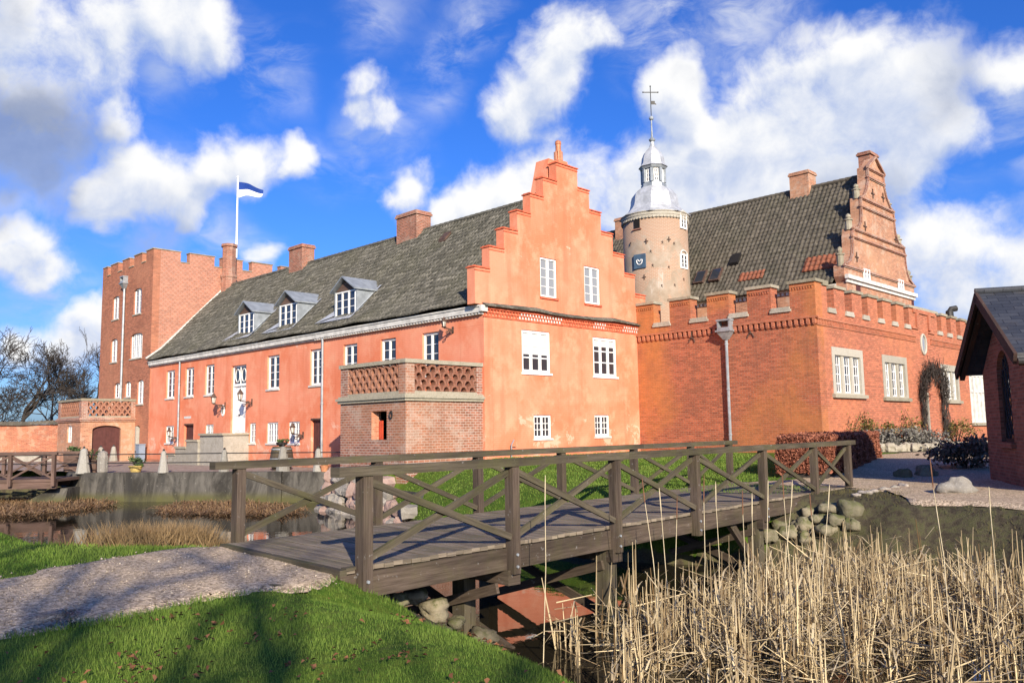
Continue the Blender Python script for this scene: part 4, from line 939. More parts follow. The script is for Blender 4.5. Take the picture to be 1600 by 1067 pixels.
# =================================================================== chapel on the right
TH = math.radians(18); ca = np.array([math.sin(TH), math.cos(TH), 0]); cn = np.array([-math.cos(TH), math.sin(TH), 0])
c0 = ray(1547, 748); c0 = EYE+c0/c0[1]*23.2; c0[2] = 0
def Pc(s, z, d): return c0-ca*s*1.16-cn*d*1.16+Z*((z-1.55)*1.16+1.55)            # gable frame: s runs towards the viewer
cp = thing('brick_chapel', c0, 'small dark brick chapel with slate roof and arched leaded window in shade', 'chapel')
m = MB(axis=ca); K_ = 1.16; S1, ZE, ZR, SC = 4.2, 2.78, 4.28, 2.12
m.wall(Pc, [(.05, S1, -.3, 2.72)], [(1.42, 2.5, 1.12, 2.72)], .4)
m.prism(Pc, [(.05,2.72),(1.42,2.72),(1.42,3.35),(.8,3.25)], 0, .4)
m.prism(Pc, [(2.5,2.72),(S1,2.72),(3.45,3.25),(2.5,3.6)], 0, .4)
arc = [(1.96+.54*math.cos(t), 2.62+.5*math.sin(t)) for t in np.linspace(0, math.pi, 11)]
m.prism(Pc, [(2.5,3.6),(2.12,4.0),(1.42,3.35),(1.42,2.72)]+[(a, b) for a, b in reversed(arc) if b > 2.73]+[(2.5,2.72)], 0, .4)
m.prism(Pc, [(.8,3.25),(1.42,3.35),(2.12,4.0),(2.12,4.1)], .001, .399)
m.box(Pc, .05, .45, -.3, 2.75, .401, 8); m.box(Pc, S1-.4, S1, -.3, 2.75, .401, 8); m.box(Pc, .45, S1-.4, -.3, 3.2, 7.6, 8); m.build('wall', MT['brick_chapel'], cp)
m = MB(axis=cn); n_ = .16
for s0, sg in ((-.66, 1), (4.9, -1)):
    ze = 2.72; A, B = Pc(s0, ze, -.4), Pc(SC, ZR, -.4); C_, D_ = Pc(SC, ZR, 8.4), Pc(s0, ze, 8.4); up = Z*.14
    m.hexa([A, B, C_, D_, A+up, B+up, C_+up, D_+up])
m.build('slate_roof', MT['slate'], cp)
m = MB(axis=ca)
for s0 in (-.66, 4.9): m.beam(Pc(s0, 2.74, -.44), Pc(SC, ZR+.02, -.44), .07, .26, Z, .02); m.beam(Pc(s0, 2.66, -.32), Pc(SC, ZR-.08, -.32), .12, .16, Z)
m.build('bargeboard', MT['wood_barge'], cp)
m = MB(axis=ca); m.tube([Pc(SC, ZR+.16, -.46), Pc(SC, ZR+.16, 8.4)], .08, 8); m.build('ridge_cap', MT['slate'], cp)
m = MB(axis=ca); m.tube([Pc(5.0, 2.68, -.42), Pc(5.0, 2.68, 8.3)], .07, 8); m.build('gutter', MT['iron'], cp)
m = MB(axis=ca); m.box(Pc, S1, S1+.3, 2.3, 2.62, -.05, .5); m.build('corbel', MT['stone_trim'], cp)
m = MB(axis=ca); m.box(Pc, 1.44, 1.52, 1.12, 2.7, .07, .16); m.box(Pc, 2.4, 2.48, 1.12, 2.7, .07, .16); m.box(Pc, 1.52, 2.4, 1.12, 1.2, .07, .16)
o = m.build('arched_window', MT['wood_barge'], cp)
m = MB(axis=ca); m.face([Pc(1.5,1.15,.11),Pc(2.44,1.15,.11),Pc(2.44,3.1,.11),Pc(1.5,3.1,.11)]); m.build('pane', MT['glass_mirror'], o)
m = MB(axis=ca)
for k in range(-6, 10):
    for sg in (-1, 1):
        pts = []
        for t in (0., 1.):
            pass
        x = 1.5+k*.235; p = [(x, 1.15), (x+sg*1.3, 1.15+2.2)]
        q = [(xx, zz) for xx, zz in [(x+sg*1.3*f, 1.15+2.2*f) for f in np.linspace(0, 1, 40)] if 1.5 < xx < 2.42 and zz < 2.62+.48*math.sqrt(max(0, 1-((xx-1.96)/.5)**2))]
        if len(q) > 1: m.tube([Pc(*q[0], .095+.004*sg), Pc(*q[-1], .095+.004*sg)], .012, 4)
m.build('lead_lattice', MT['iron'], o)
m = MB(axis=ca); m.box(Pc, 1.35, 2.57, 1.0, 1.118, -.08, .3); m.build('sill', MT['brick_chapel'], o)
# =================================================================== terrain
SHORE = np.array([(-60,52),(-40,38),(-28,33),(-18,28),(-12.6,21),(-9.0,17.0),(-6.8,14.4),(-5.3,13.9),(-4.4,14.1),(-3.3,13.3),(-2.0,11.4),(-.55,9.2),(.86,7.7),(1.7,6.2),(2.6,4.),(3.6,1.5),(5,-3),(9,-9),(16,-12),(26,-10),(30,-2),(24,5.5),(14,9),(10.6,10.8),(9.6,12.4),(8.8,14.2),(7.9,15.8),(6.9,16.9),(6.0,17.7),(4.8,18.2),(3.0,18.9),(.5,20.4),(-1.5,22.6),(-2.9,25.3),(-3.6,27.5),(-4.7,29.3),(-7.6,33.2),(-7.7,36.4),(-11.6,38.0),(-17.8,39.1),(-20.6,39.1),(-21.6,40.5),(-22.5,43),(-26,45),(-40,47),(-60,60)])
def sdist(X, Y, poly=SHORE):      # positive on land
    X = np.asarray(X, float); Y = np.asarray(Y, float); d = np.full(X.shape, 1e9); ins = np.zeros(X.shape, bool); n = len(poly)
    for i in range(n):
        x0, y0 = poly[i]; x1, y1 = poly[(i+1) % n]; ex, ey = x1-x0, y1-y0
        t = np.clip(((X-x0)*ex+(Y-y0)*ey)/(ex*ex+ey*ey), 0, 1); d = np.minimum(d, np.hypot(X-x0-t*ex, Y-y0-t*ey))
        c = ((y0 > Y) != (y1 > Y)) & (X < ex*(Y-y0)/(ey if abs(ey) > 1e-9 else 1e-9)+x0); ins ^= c
    return np.where(ins, -d, d)
PATH = None
def wob(X, Y): return .5*np.sin(X*1.3+.7*Y)+.5*np.sin(Y*1.7-.4*X+1.3)+.35*np.sin(X*3.1+2.2*Y)+.3*np.sin(Y*4.3-1.9*X)
def height(X, Y):
    X = np.asarray(X, float); Y = np.asarray(Y, float)
    far = Y > np.interp(X, [-60,-40,-20,-8,0,3,6,12,18,40], [44,41,34,24,15.5,12,9.3,5,-2,-2])
    zn = -.06+.03*np.sin(X*.5+1)*np.sin(Y*.4)
    t = sstep(-4.2, -7.2, X)*sstep(24, 28, Y)
    zf = np.clip((Y-24)*.045, -.02, .42)*(1-t)-.24*t
    base = np.where(far, zf, zn)
    w = np.where(far, np.where(X < -4.4, np.where(Y > 32.5, .25, .9), np.where(X > 4, 1.5, 3.0)), 2.0)
    s = sdist(X, Y); s = s+.12*wob(X, Y)*np.where(w > 1, 1., 0.)
    k = np.clip(s/w, 0, 1); k = 1-(1-k)**2.2
    h = np.where(s > 0, ZW+(base-ZW)*k, ZW-np.minimum(.9, -s*.6))
    if PATH is not None:
        dp = sdist(X, Y, PATH); h = np.where(~far & (dp < 1.2), np.maximum(h, -.075-np.maximum(0, dp)*.55), h)
    return h+np.where(s > .3, .012*wob(X*2.1, Y*2.3), 0)
def h1(x, y): return float(height(np.array([x]), np.array([y]))[0])
def gnd(px, py, z0=0.):                 # ground point seen at a pixel of the survey photo
    z = z0
    for _ in range(12): P = zP(px, py, z); z = .5*z+.5*h1(P[0], P[1])
    P = zP(px, py, z); P[2] = h1(P[0], P[1]); return P
def inpoly(X, Y, poly): return sdist(X, Y, np.array(poly)) < 0

def spline(pts, n):
    pts = np.array(pts, float); d = np.r_[0, np.cumsum(np.linalg.norm(np.diff(pts, axis=0), axis=1))]; t = np.linspace(0, d[-1], n); m = len(pts)
    out = []
    for q in t:
        i = min(max(np.searchsorted(d, q)-1, 0), m-2); f = (q-d[i])/(d[i+1]-d[i]); p = pts[max(i-1,0)], pts[i], pts[i+1], pts[min(i+2,m-1)]
        out.append(.5*((2*p[1])+(-p[0]+p[2])*f+(2*p[0]-5*p[1]+4*p[2]-p[3])*f*f+(-p[0]+3*p[1]-3*p[2]+p[3])*f**3))
    return np.array(out)
# near gravel path outline (plan)
loE = [(-16,-2),(-9,3.2)]+[tuple(zP(x, y, -.05)[:2]) for x, y in ((0,994),(80,980),(172,968),(256,946),(360,928),(440,920),(500,914),(530,897))]
upE = [(-16,6.5),(-9,9.2)]+[tuple(zP(x, y, -.05)[:2]) for x, y in ((0,905),(70,893),(150,880),(210,868),(270,861),(320,856),(362,851))]
NA = 70; LO, UP = spline(loE, NA), spline(upE, NA)
PATH = np.vstack([LO, UP[::-1]])
# far gravel area: bridge end, round to the chapel and back between hedge and shrubs
nearE = [(8.25,20.9),(8.7,19.9),(9.1,18.9)]+[tuple(zP(x, y, .0)[:2]) for x, y in ((1420,780),(1500,784),(1600,790))]+[(10.5,13.5),(14,9),(20,5)]
farE = [(6.0,23.1),(6.9,23.6),(8.2,24.2)]+[(10.5,27.5),(13.5,31.6),(15.6,33.2),(19,34.2),(24,36)]+[(40,40)]
def strip(name, A, B, n, m, dz, mat):
    A, B = spline(A, n), spline(B, n); V = []
    for i in range(n):
        for j in range(m+1):
            p = A[i]+(B[i]-A[i])*j/m; V.append((p[0], p[1], 0))
    V = np.array(V); V[:, 2] = height(V[:, 0], V[:, 1])+dz
    ed = np.tile(np.r_[-.06, np.zeros(m-1), -.06], n); V[:, 2] += ed
    i = np.arange(n-1)[:, None]*(m+1)+np.arange(m)[None]; i = i.ravel()
    return npmesh(name, V, np.c_[i, i+1, i+m+2, i+m+1], mat, smooth=True)
o = strip('gravel_path', loE, upE, NA, 26, .03, MT['gravel']); tag(o, 'pale gravel path curving across the near lawn to the footbridge', 'path', kind='structure')
o = strip('gravel_path', nearE, farE, 80, 60, .03, MT['gravel']); tag(o, 'gravel path between the far bridge end, the hedge and the chapel', 'path', kind='structure')
# ground sheet on a polar grid
an = np.concatenate([np.radians(np.arange(-180, -56, 2.)), np.radians(np.arange(-56, 56, .25)), np.radians(np.arange(56, 180, 2.))])
rr = np.concatenate([np.array([.05]), np.geomspace(1.2, 60, 330), np.geomspace(63, 1500, 40)])
A, R_ = np.meshgrid(an, rr); X = R_*np.sin(A); Y = R_*np.cos(A); H = height(X.ravel(), Y.ravel()).reshape(X.shape)
H -= np.where(inpoly(X.ravel(), Y.ravel(), PATH), .05, 0).reshape(X.shape)
FG = np.vstack([spline(nearE, 80), spline(farE, 80)[::-1]]); H -= np.where(inpoly(X.ravel(), Y.ravel(), FG), .06, 0).reshape(X.shape)
na = len(an); nr = len(rr); i, j = np.meshgrid(np.arange(nr-1), np.arange(na), indexing='ij'); j2 = (j+1) % na
Fc = np.stack([i*na+j, (i+1)*na+j, (i+1)*na+j2, i*na+j2], -1).reshape(-1, 4)
sd = sdist(X.ravel(), Y.ravel())
bn_ = ((X.ravel()+1.79)*-.743+(Y.ravel()-9.75)*.669); soil = np.where((X.ravel() > 4.) & (Y.ravel() > 4) & (Y.ravel() < 23), sstep(.6, .0, bn_), 0)
soil = np.maximum(soil, sstep(.45, .0, sd)*.9)
soil = np.maximum(soil, sstep(0, 4, ((np.c_[X.ravel(), Y.ravel()]-O[:2])@G[:2])-9.6)*(((np.c_[X.ravel(), Y.ravel()]-O[:2])@F[:2]) < -8.9))
soil = np.maximum(soil, sstep(8., 10., X.ravel())*(Y.ravel() < 19)*(Y.ravel() > 3))
g_ = npmesh('ground', np.c_[X.ravel(), Y.ravel(), H.ravel()], Fc, MT['ground'], cols=soil, smooth=True); tag(g_, kind='structure')
m = MB(); m.face([(-1500,-1500,-3),(1500,-1500,-3),(1500,1500,-3),(-1500,1500,-3)])
V = np.array([(-70,-14,ZW),(40,-14,ZW),(40,70,ZW),(-70,70,ZW)]); w_ = npmesh('moat_water', V, [[0,1,2,3]], MT['water']); tag(w_, kind='structure')

# =================================================================== terrace, walls
wallL = spline([(-21.9,41.0),(-21.0,39.6),(-19.6,38.75),(-17.8,38.5),(-14.5,38.0),(-11.6,37.3),(-9.2,36.6),(-7.5,36.1)], 40)
rw = thing('retaining_wall', (-14, 38, -1.45), 'dark stained concrete retaining wall holding up the cobbled forecourt above the moat', 'wall')
m = MB(axis=(1, 0, 0))
prev = None
for i in range(len(wallL)-1):
    a, b = wallL[i], wallL[i+1]; t0, t1 = [.15+.55*max(0, 1-k/7) for k in (i, i+1)]
    d = (b-a)/np.linalg.norm(b-a); n = np.array([d[1], -d[0]]); n = n if n[1] < 0 else -n
    def nrm(k):
        q0, q1 = wallL[max(k-1, 0)], wallL[min(k+1, len(wallL)-1)]; e = (q1-q0)/np.linalg.norm(q1-q0); r = np.array([e[1], -e[0]]); return r if r[1] < .2 else -r
    na_, nb_ = nrm(i), nrm(i+1)
    def pt(p, nn, off, z): return np.array([p[0]+nn[0]*off, p[1]+nn[1]*off, z])
    m.face([pt(a,na_,t0,-2.2), pt(b,nb_,t1,-2.2), pt(b,nb_,0,-.13), pt(a,na_,0,-.13)])
    m.face([pt(a,na_,0,-.13), pt(b,nb_,0,-.13), pt(b,nb_,-.45,-.13), pt(a,na_,-.45,-.13)]); m.face([pt(a,na_,-.45,-.13), pt(b,nb_,-.45,-.13), pt(b,nb_,-.45,-.6), pt(a,na_,-.45,-.6)])
m.build('wall_face', MT['concrete'], rw, merge=True)
m = MB(axis=(1, 0, 0)); a = wallL[-9]; m.box(lambda s, z, d: np.array([a[0]+s, a[1]-.16+d, z]), -.3, .3, -2.2, -.11, -.12, .3); m.build('buttress', MT['concrete'], rw)
# forecourt
q = [W(4.36, -.01, 0)[:2], W(33.3, -.08, 0)[:2], W(35.6, -.1, 0)[:2], W(35.6, -3.7, 0)[:2], W(46, -3.7, 0)[:2], W(46, -14, 0)[:2]]
ct = [(p[0]-.0, p[1]+.3) for p in wallL[::-1]]
V = [(p[0], p[1], -.165) for p in [*ct, (-26, 44.0), (-40, 46.5), (-46, 60), (-30, 66), *[tuple(x) for x in q[1:4]][::-1], tuple(q[0])]]
me = bpy.data.meshes.new('forecourt'); me.from_pydata(V, [], [tuple(range(len(V)))]); me.materials.append(MT['cobble']); o = bpy.data.objects.new('forecourt', me); COL.objects.link(o); tag(o, kind='structure')
# a low stone plinth along the foot of the facade
m = MB(); m.box(P0, 4.4, L, -.6, -.02, -.12, -.002); m.build('plinth', MT['brick_garden'], house)

def rock(m, c, r, seed, sq=(1, 1, .8), n=10, ang=0.):
    rs = np.random.default_rng(seed); ph = rs.uniform(0, 6.28, 9); b = len(m.v); rings = n//2+2; ca_, sa_ = math.cos(ang), math.sin(ang)
    for i in range(rings+1):
        th = math.pi*i/rings
        for k in range(n):
            t = 2*math.pi*k/n; d = np.array([math.sin(th)*math.cos(t), math.sin(th)*math.sin(t), math.cos(th)])
            q = 1+.05*math.sin(13*d[0]-9*d[2]+ph[4])+.05*math.sin(12*d[1]+8*d[2]+ph[5])+.04*math.sin(17*d[2]+11*d[0]+ph[6])+.16*math.sin(3*d[0]*1.3+ph[0])+.13*math.sin(4*d[1]+ph[1])+.12*math.sin(3.5*d[2]+ph[2])+.07*math.sin(7*d[0]+5*d[1]+ph[3])
            dd = np.sign(d)*np.abs(d)**.88; p = dd*q*r*np.array(sq)
            m.v.append((c[0]+p[0]*ca_-p[1]*sa_, c[1]+p[0]*sa_+p[1]*ca_, c[2]+p[2]))
    for i in range(rings):
        for k in range(n):
            k2 = (k+1) % n; m.f.append((b+i*n+k, b+i*n+k2, b+(i+1)*n+k2, b+(i+1)*n+k)); m.m.append(m.cm)
# boulder-faced bank below the balcony block
sw = thing('boulder_wall', (-5.5, 30.5, -1), 'embankment wall of grey and pink boulders below the brick balcony block', 'wall')
mg, mp = MB(), MB(); line = [(-7.75,36.0),(-7.75,34.4),(-7.5,32.9),(-6.6,31.7),(-5.6,30.4),(-4.8,29.3),(-4.1,28.2),(-3.6,27.4)]
LN = spline(line, 60); k = 0
for row in range(4):
    for i in range(0, 60, 3):
        p = LN[min(59, max(0, i+random.randint(-1, 1)+(row % 2)))]; d = LN[min(59, i+1)]-LN[max(0, i-1)]; d /= np.linalg.norm(d); n = np.array([d[1], -d[0]]); n = -n
        z = -1.5+row*.42+random.uniform(-.06, .06); inn = row*.17
        if i > 42 and row > 3-(i-42)/8: continue
        k += 1; rock(mp if random.random() < .33 else mg, (p[0]+n[0]*0+ .0+inn*.6, p[1]+inn*.7, z), random.uniform(.28, .42), k, (1.1, .8, .72), 9, random.uniform(-.5, .5)+math.atan2(d[1], d[0]))
mg.build('grey_boulders', MT['granite'], sw, smooth=False); mp.build('pink_boulders', MT['granite_pink'], sw, smooth=False)
m = MB(); 
for i in range(59):
    a, b = LN[i], LN[i+1]; m.face([(a[0]+.15,a[1]+.15,-2),(b[0]+.15,b[1]+.15,-2),(b[0]+.6,b[1]+.6,-.5),(a[0]+.6,a[1]+.6,-.5)])
m.build('mortar_bed', MT['concrete'], sw)
# garden wall far left
gw = thing('garden_wall', (-40, 62, 0), 'long low red brick garden wall with a small dark opening at far left', 'wall')
gx1 = W(40.3, -2.2, 0); Pgw = lambda s, z, d: np.array([gx1[0]-s, gx1[1]+.2+s*.06+d, z])
a0 = (zP(24, 678, 0), ); 
sW = 7.6
m = MB(axis=(1, 0, 0)); m.wall(Pgw, [(0, 60, -.6, 2.45)], [(6.2, 7.7, 1.0, 1.85)], .6); m.archfill(Pgw, 6.2, 7.7, 1.85, .22, .4); m.build('wall_face', MT['brick_garden'], gw)
m = MB(axis=(1, 0, 0)); m.box(Pgw, 6.0, 8.0, .8, 2.0, .58, .62); m.build('dark_opening', MT['dark_in'], gw)
tile_roof('tile_coping', MT['roof_hall'], gw, 0, 60, [(-.2, 2.46), (.3, 2.72)], lambda s, r, z: Pgw(s, z, r), .3, .3, .06)
m = MB(axis=(1, 0, 0)); m.box(Pgw, 0, 60, -.6, .25, -.5, -.002); m.build('wall_foot', MT['stone_white'], gw)

# =================================================================== the footbridge
BA = np.array([-1.79, 9.75, 0]); BD = np.array([10.08, 11.2, 0]); BL = np.linalg.norm(BD); BD = BD/BL; BN = np.array([-BD[1], BD[0], 0])
WD = 3.17
def Bp(s, n, z): return BA+BD*(s+.105*n)+BN*n+Z*z
br = thing('footbridge', Bp(0, WD/2, -.1), 'weathered wooden footbridge with X braced railings crossing the moat in the foreground', 'bridge')
m = MB(axis=BD); s = -.22
while s < BL+.25:
    w = random.uniform(.128, .142); dz = random.uniform(-.006, .006); e0, e1 = random.uniform(-.015, .02), random.uniform(-.015, .02)
    m.beam(Bp(s+w/2, -.0+e0, -.02+dz), Bp(s+w/2, WD+.08+e1, -.02+dz), w, .05); s += w+.013
m.build('deck', MT['wood_deck'], br)
m = MB(axis=BD); m.beam(Bp(-.22, .02, .008), Bp(-.06, .02, .008), .1, .03); 
m.beam(Bp(-.25, -.02, -.06), Bp(-.25, WD+.1, -.06), .09, .13); m.build('end_board', MT['wood_moss'], br)
m = MB(axis=BD)
for n in (.04, WD*.35, WD*.65, WD+.02):
    j = 0
    for s0, s1 in ((-.3, 5.02), (5.03, 10.05), (10.06, BL+.2)): m.beam(Bp(s0, n, -.205), Bp(s1, n, -.205), .13, .29)
m.build('side_beam', MT['wood'], br)
m = MB(axis=BD); m.beam(Bp(-1.15, .02, -.13), Bp(-.31, .02, -.2), .12, .2); m.build('wing_board', MT['wood_moss'], br)
PS = [0., 2.55, 5.0, 7.53, 10.3, 12.95, BL]
for side, n in ((0, -.085), (1, WD+.155)):
    for k, s in enumerate(PS):
        m = MB(axis=BD); lean = random.uniform(-.008, .008); m.beam(Bp(s, n, -.40), Bp(s+lean, n, 1.05), .15, .14, BD); m.build('post', MT['wood'], br)
        q = MB(); 
        for zz in (-.14, -.3): q.tube([Bp(s, n-(.078 if side == 0 else -.078), zz), Bp(s, n-(.1 if side == 0 else -.1), zz)], .02, 6)
        q.build('bolt', MT['zinc'], br)
    m = MB(axis=BD); s0 = -.42
    for s1 in (5.3, 10.6, BL+.35): m.beam(Bp(s0, n-.01, 1.105), Bp(s1-.006, n-.01, 1.105), .17, .11); s0 = s1
    m.build('handrail', MT['wood_moss'], br)
    for k in range(6):
        a, b = PS[k]+.075, PS[k+1]-.075
        m = MB(axis=BD); m.beam(Bp(a, n+.025, .10), Bp(b, n+.025, .97), .045, .085); m.build('brace', MT['wood_moss'], br)
        m = MB(axis=BD); m.beam(Bp(a, n-.025, .97), Bp(b, n-.025, .10), .045, .085); m.build('brace', MT['wood_moss'], br)
for k in (1, 2, 4):
    s = PS[k]
    for n in ((.15, WD-.1) if k > 1 else (1.0, WD-.1)):
        m = MB(); m.beam(Bp(s, n, -2.4), Bp(s, n, -.36), .24, .24, BD); m.build('support_post', MT['wood_moss'], br)
        if k == 4: m = MB(); m.beam(Bp(s-.1, n, -1.25), Bp(s-1.1, n, -.36), .09, .16); m.build('knee_brace', MT['wood'], br)
    m = MB(); m.beam(Bp(s, -.1, -.45), Bp(s, WD+.15, -.45), .22, .2); m.beam(Bp(s+.15, .1, -1.5), Bp(s+.15, WD, -.6), .05, .14); m.beam(Bp(s-.15, .1, -.6), Bp(s-.15, WD, -1.5), .05, .14); m.build('cross_beam', MT['wood'], br)
# far timber bridge on the left
lb = thing('timber_bridge', (-26, 38, -.3), 'small dark brown timber bridge with X railings at the far left of the moat', 'bridge')
LB = lambda s, n, z: np.array([-20.3-s, 37.0+n+s*.02, z])
m = MB(axis=(1, 0, 0)); m.box(lambda s, z, d: LB(s, d, z), 0, 24, -.42, -.3, 0, 2.6); m.build('deck', MT['wood_far'], lb)
m = MB(axis=(1, 0, 0))
for n in (.05, 2.4): m.box(lambda s, z, d: LB(s, d, z), 0, 24, -.72, -.42, n, n+.15)
m.build('side_beam', MT['wood_far'], lb)
for n in (-.08, 2.62):
    m = MB(axis=(1, 0, 0)); m.beam(LB(-.1, n, .82), LB(24, n, .82), .14, .1); m.build('handrail', MT['wood_far'], lb)
    for k in range(11):
        m = MB(); m.beam(LB(.05+k*1.95, n, -.6), LB(.05+k*1.95, n, .78), .15, .15, (1, 0, 0)); m.build('post', MT['wood_far'], lb)
        if k < 10:
            m = MB(); a, b = .13+k*1.95, k*1.95+1.92; m.beam(LB(a, n+.03, -.25), LB(b, n+.03, .7), .05, .08); m.beam(LB(a, n-.03, .7), LB(b, n-.03, -.25), .05, .08); m.build('cross_brace', MT['wood_far'], lb)
m = MB(); 
for s in (6., 12., 18.): m.beam(LB(s, .2, -2.3), LB(s, .2, -.7), .25, .25, (1, 0, 0)); m.beam(LB(s, 2.4, -2.3), LB(s, 2.4, -.7), .25, .25, (1, 0, 0))
m.build('pile', MT['wood_far'], lb)
ab = thing('bridge_abutment', (-21.3, 38.4, -1), 'mossy sloping stone abutment under the end of the brown timber bridge', 'abutment')
m = MB(); m.hexa([(-23.2,36.9,-2.2),(-20.0,36.9,-2.2),(-20.2,40.2,-2.2),(-23.2,40.2,-2.2),(-20.9,37.7,-.75),(-20.1,37.7,-.75),(-20.3,40.2,-.75),(-20.9,40.2,-.75)]) ; m.build('stone_face', MT['concrete'], ab)
# =================================================================== forecourt furniture
def bollard(px, base, top, depth, label, kind=0, mat='bollard'):
    d = ray(px, base); P = EYE+d*(depth/d[1]); h = (base-top)/FPX*depth; P[2] = 1.55-(base-(671.6-(px-800)*.0154))/FPX*depth
    P[2] = max(P[2], -.17) if depth > 38.9 else -.14; h = max(.5, (1.55-P[2])-(top-(671.6-(px-800)*.0154))/FPX*depth)
    t = thing('stone_bollard', P, label, 'bollard', 'stone bollards around the forecourt')
    m = MB(); r = .165 if kind == 0 else .22
    if kind == 2: m.lathe(P, [(.2,0),(.24,.05),(.25,h*.7),(.2,h*.93),(.08,h)], 8)
    else: m.lathe(P, [(r*1.5,-.02),(r*1.35,h*.15),(r*.95,h*.6),(r*.72,h*.9),(r*.5,h*.97),(.05,h)], 10)
    m.build('bollard_body', MT[mat], t)
    m = MB(); m.lathe(P, [(.05,h-.02),(.06,h+.04),(.03,h+.09)], 8); m.build('iron_cap', MT['iron'], t); return P, h
BO = [(130,738,700,39.2,'broad whitish stone bollard at the end of the brown timber bridge',1,'bollard'),
      (160,740,704,38.9,'grey squarish stone bollard at the left corner of the retaining wall',2,'granite'),
      (255,738,704,38.4,'grey tapered stone bollard on the wall edge left of the stone stair',0,'bollard'),
      (350,737,702,38.0,'pale stone bollard on the wall edge in front of the stone stair',0,'bollard'),
      (442,737,697,37.3,'pale stone bollard on the wall edge beside the dark barrel',1,'bollard'),
      (497,735,700,36.7,'pale stone bollard on the wall edge below the open cellar door',0,'bollard'),
      (177,719,697,47.5,'white tapered stone bollard in front of the brown garage door',0,'stone_white'),
      (157,719,698,46.0,'white stone bollard left of the garage door behind a potted shrub',0,'stone_white')]
bp = [bollard(*b) for b in BO]
rl = thing('iron_railing', (-14, 38, 0), 'thin dark iron double rail running between stone bollards along the forecourt edge', 'railing')
edge = [p+Z*0 for p, h in bp[:6]]; edge.insert(0, np.array([-27., 39.9, -.1])); edge.append(np.array([-5.3, 35.2, -.14]))
for z in (.70, .30):
    m = MB()
    for a, b in zip(edge[:-1], edge[1:]): m.tube([np.array([a[0], a[1], z]), np.array([b[0], b[1], z])], .024, 6)
    m.build('rail', MT['iron'], rl)
m = MB(); k = edge[0]
for x in (edge[0], edge[1]+np.array([-2.2, .4, 0])): m.tube([np.array([x[0], x[1], -.2]), np.array([x[0], x[1], .72])], .03, 6)
m.build('rail_post', MT['iron'], rl)

def leafcloud(c, rad, n, size, rs, squash=1., lo=.0):
    """random small leaves in an ellipsoid with clumps: returns V, F, tint"""
    rad = np.array(rad, float); nc = max(6, int(n**.5/2)); cc = rs.normal(0, 1, (nc, 3)); cc /= np.linalg.norm(cc, axis=1)[:, None]; cc *= rs.uniform(.35, .95, (nc, 1))
    idx = rs.integers(0, nc, n); p = cc[idx]+rs.normal(0, .2, (n, 3)); p = np.clip(p, -1.15, 1.15)*rad+np.array(c)
    return quads(p, size, rs)
def quads(p, size, rs, tint=None):
    n = len(p); a = rs.normal(0, 1, (n, 3)); a /= np.linalg.norm(a, axis=1)[:, None]; b = np.cross(a, rs.normal(0, 1, (n, 3))); b /= np.linalg.norm(b, axis=1)[:, None]+1e-9
    s = size*rs.uniform(.6, 1.35, (n, 1)); a = a*s; b = b*s*.55
    V = np.stack([p-a, p-b*.9, p+a, p+b*.9], 1).reshape(-1, 3); Fc = np.arange(4*n).reshape(-1, 4)
    t = np.repeat(rs.uniform(0, 1, n) if tint is None else tint, 4); return V, Fc, t
def catmesh(name, parts, mat, parent=None):
    V, Fc, T = [], [], []; b = 0
    for v, f, t in parts: V.append(v); Fc.append(f+b); T.append(t); b += len(v)
    base = np.array(parent.location) if parent is not None else np.zeros(3)
    return npmesh(name, np.vstack(V)-base, np.vstack(Fc), mat, cols=np.concatenate(T), parent=parent)
def twigs(c, h, spread, n, rs, r=.012, mb=None):
    m = mb or MB()
    for i in range(n):
        t = rs.uniform(0, 6.28); sp = spread*rs.uniform(.3, 1); a = np.array(c)+np.array([math.cos(t), math.sin(t), 0])*sp*.15; e = np.array(c)+np.array([math.cos(t)*sp, math.sin(t)*sp, h*rs.uniform(.6, 1)])
        m.tube([a, (a+e)/2+rs.normal(0, .05, 3), e], [r, r*.8, r*.4], 4)
    return m
def pot(px, base, depth, zb, r, h, mat, label, pr, ph, leaf='leaf_green', n=260, square=False):
    rs = np.random.default_rng(int(px)); d = ray(px, base); P = EYE+d*(depth/d[1]); P[2] = zb
    t = thing('potted_plant', P, label, 'plant pot', 'pots on the forecourt')
    m = MB()
    if square: m.lathe(P, [(r*1.2,0),(r*1.3,h*.9),(r*1.4,h*.92),(r*1.4,h)], 4, .78)
    else: m.lathe(P, [(r*.7,0),(r,h*.85),(r*1.12,h*.86),(r*1.12,h)], 16)
    m.build('pot', MT[mat], t); catmesh('foliage', [leafcloud(P+Z*(h+ph*.6), (pr, pr, ph), n, .07, rs)], MT[leaf], t)
    twigs(P+Z*h, ph*1.2, pr*.7, 8, rs).build('stem', MT['twig'], t); return P
pot(212, 737, 39.5, -.16, .3, .3, 'pot_yellow', 'low yellowish pot with a small grey green bush on the forecourt', .42, .3)
pot(145, 737, 40.2, -.16, .3, .6, 'wood_far', 'square brown planter with a leafy shrub beside the grey bollard', .42, .42, square=True)
pot(116, 726, 41.5, -.16, .4, .95, 'wood_far', 'tall brown planter with trailing greenery at the timber bridge end', .5, .22, square=True)
pot(507, 736, 36.5, -.15, .19, .3, 'terracotta', 'small round terracotta pot at the right end of the forecourt wall', .12, .1, n=60)
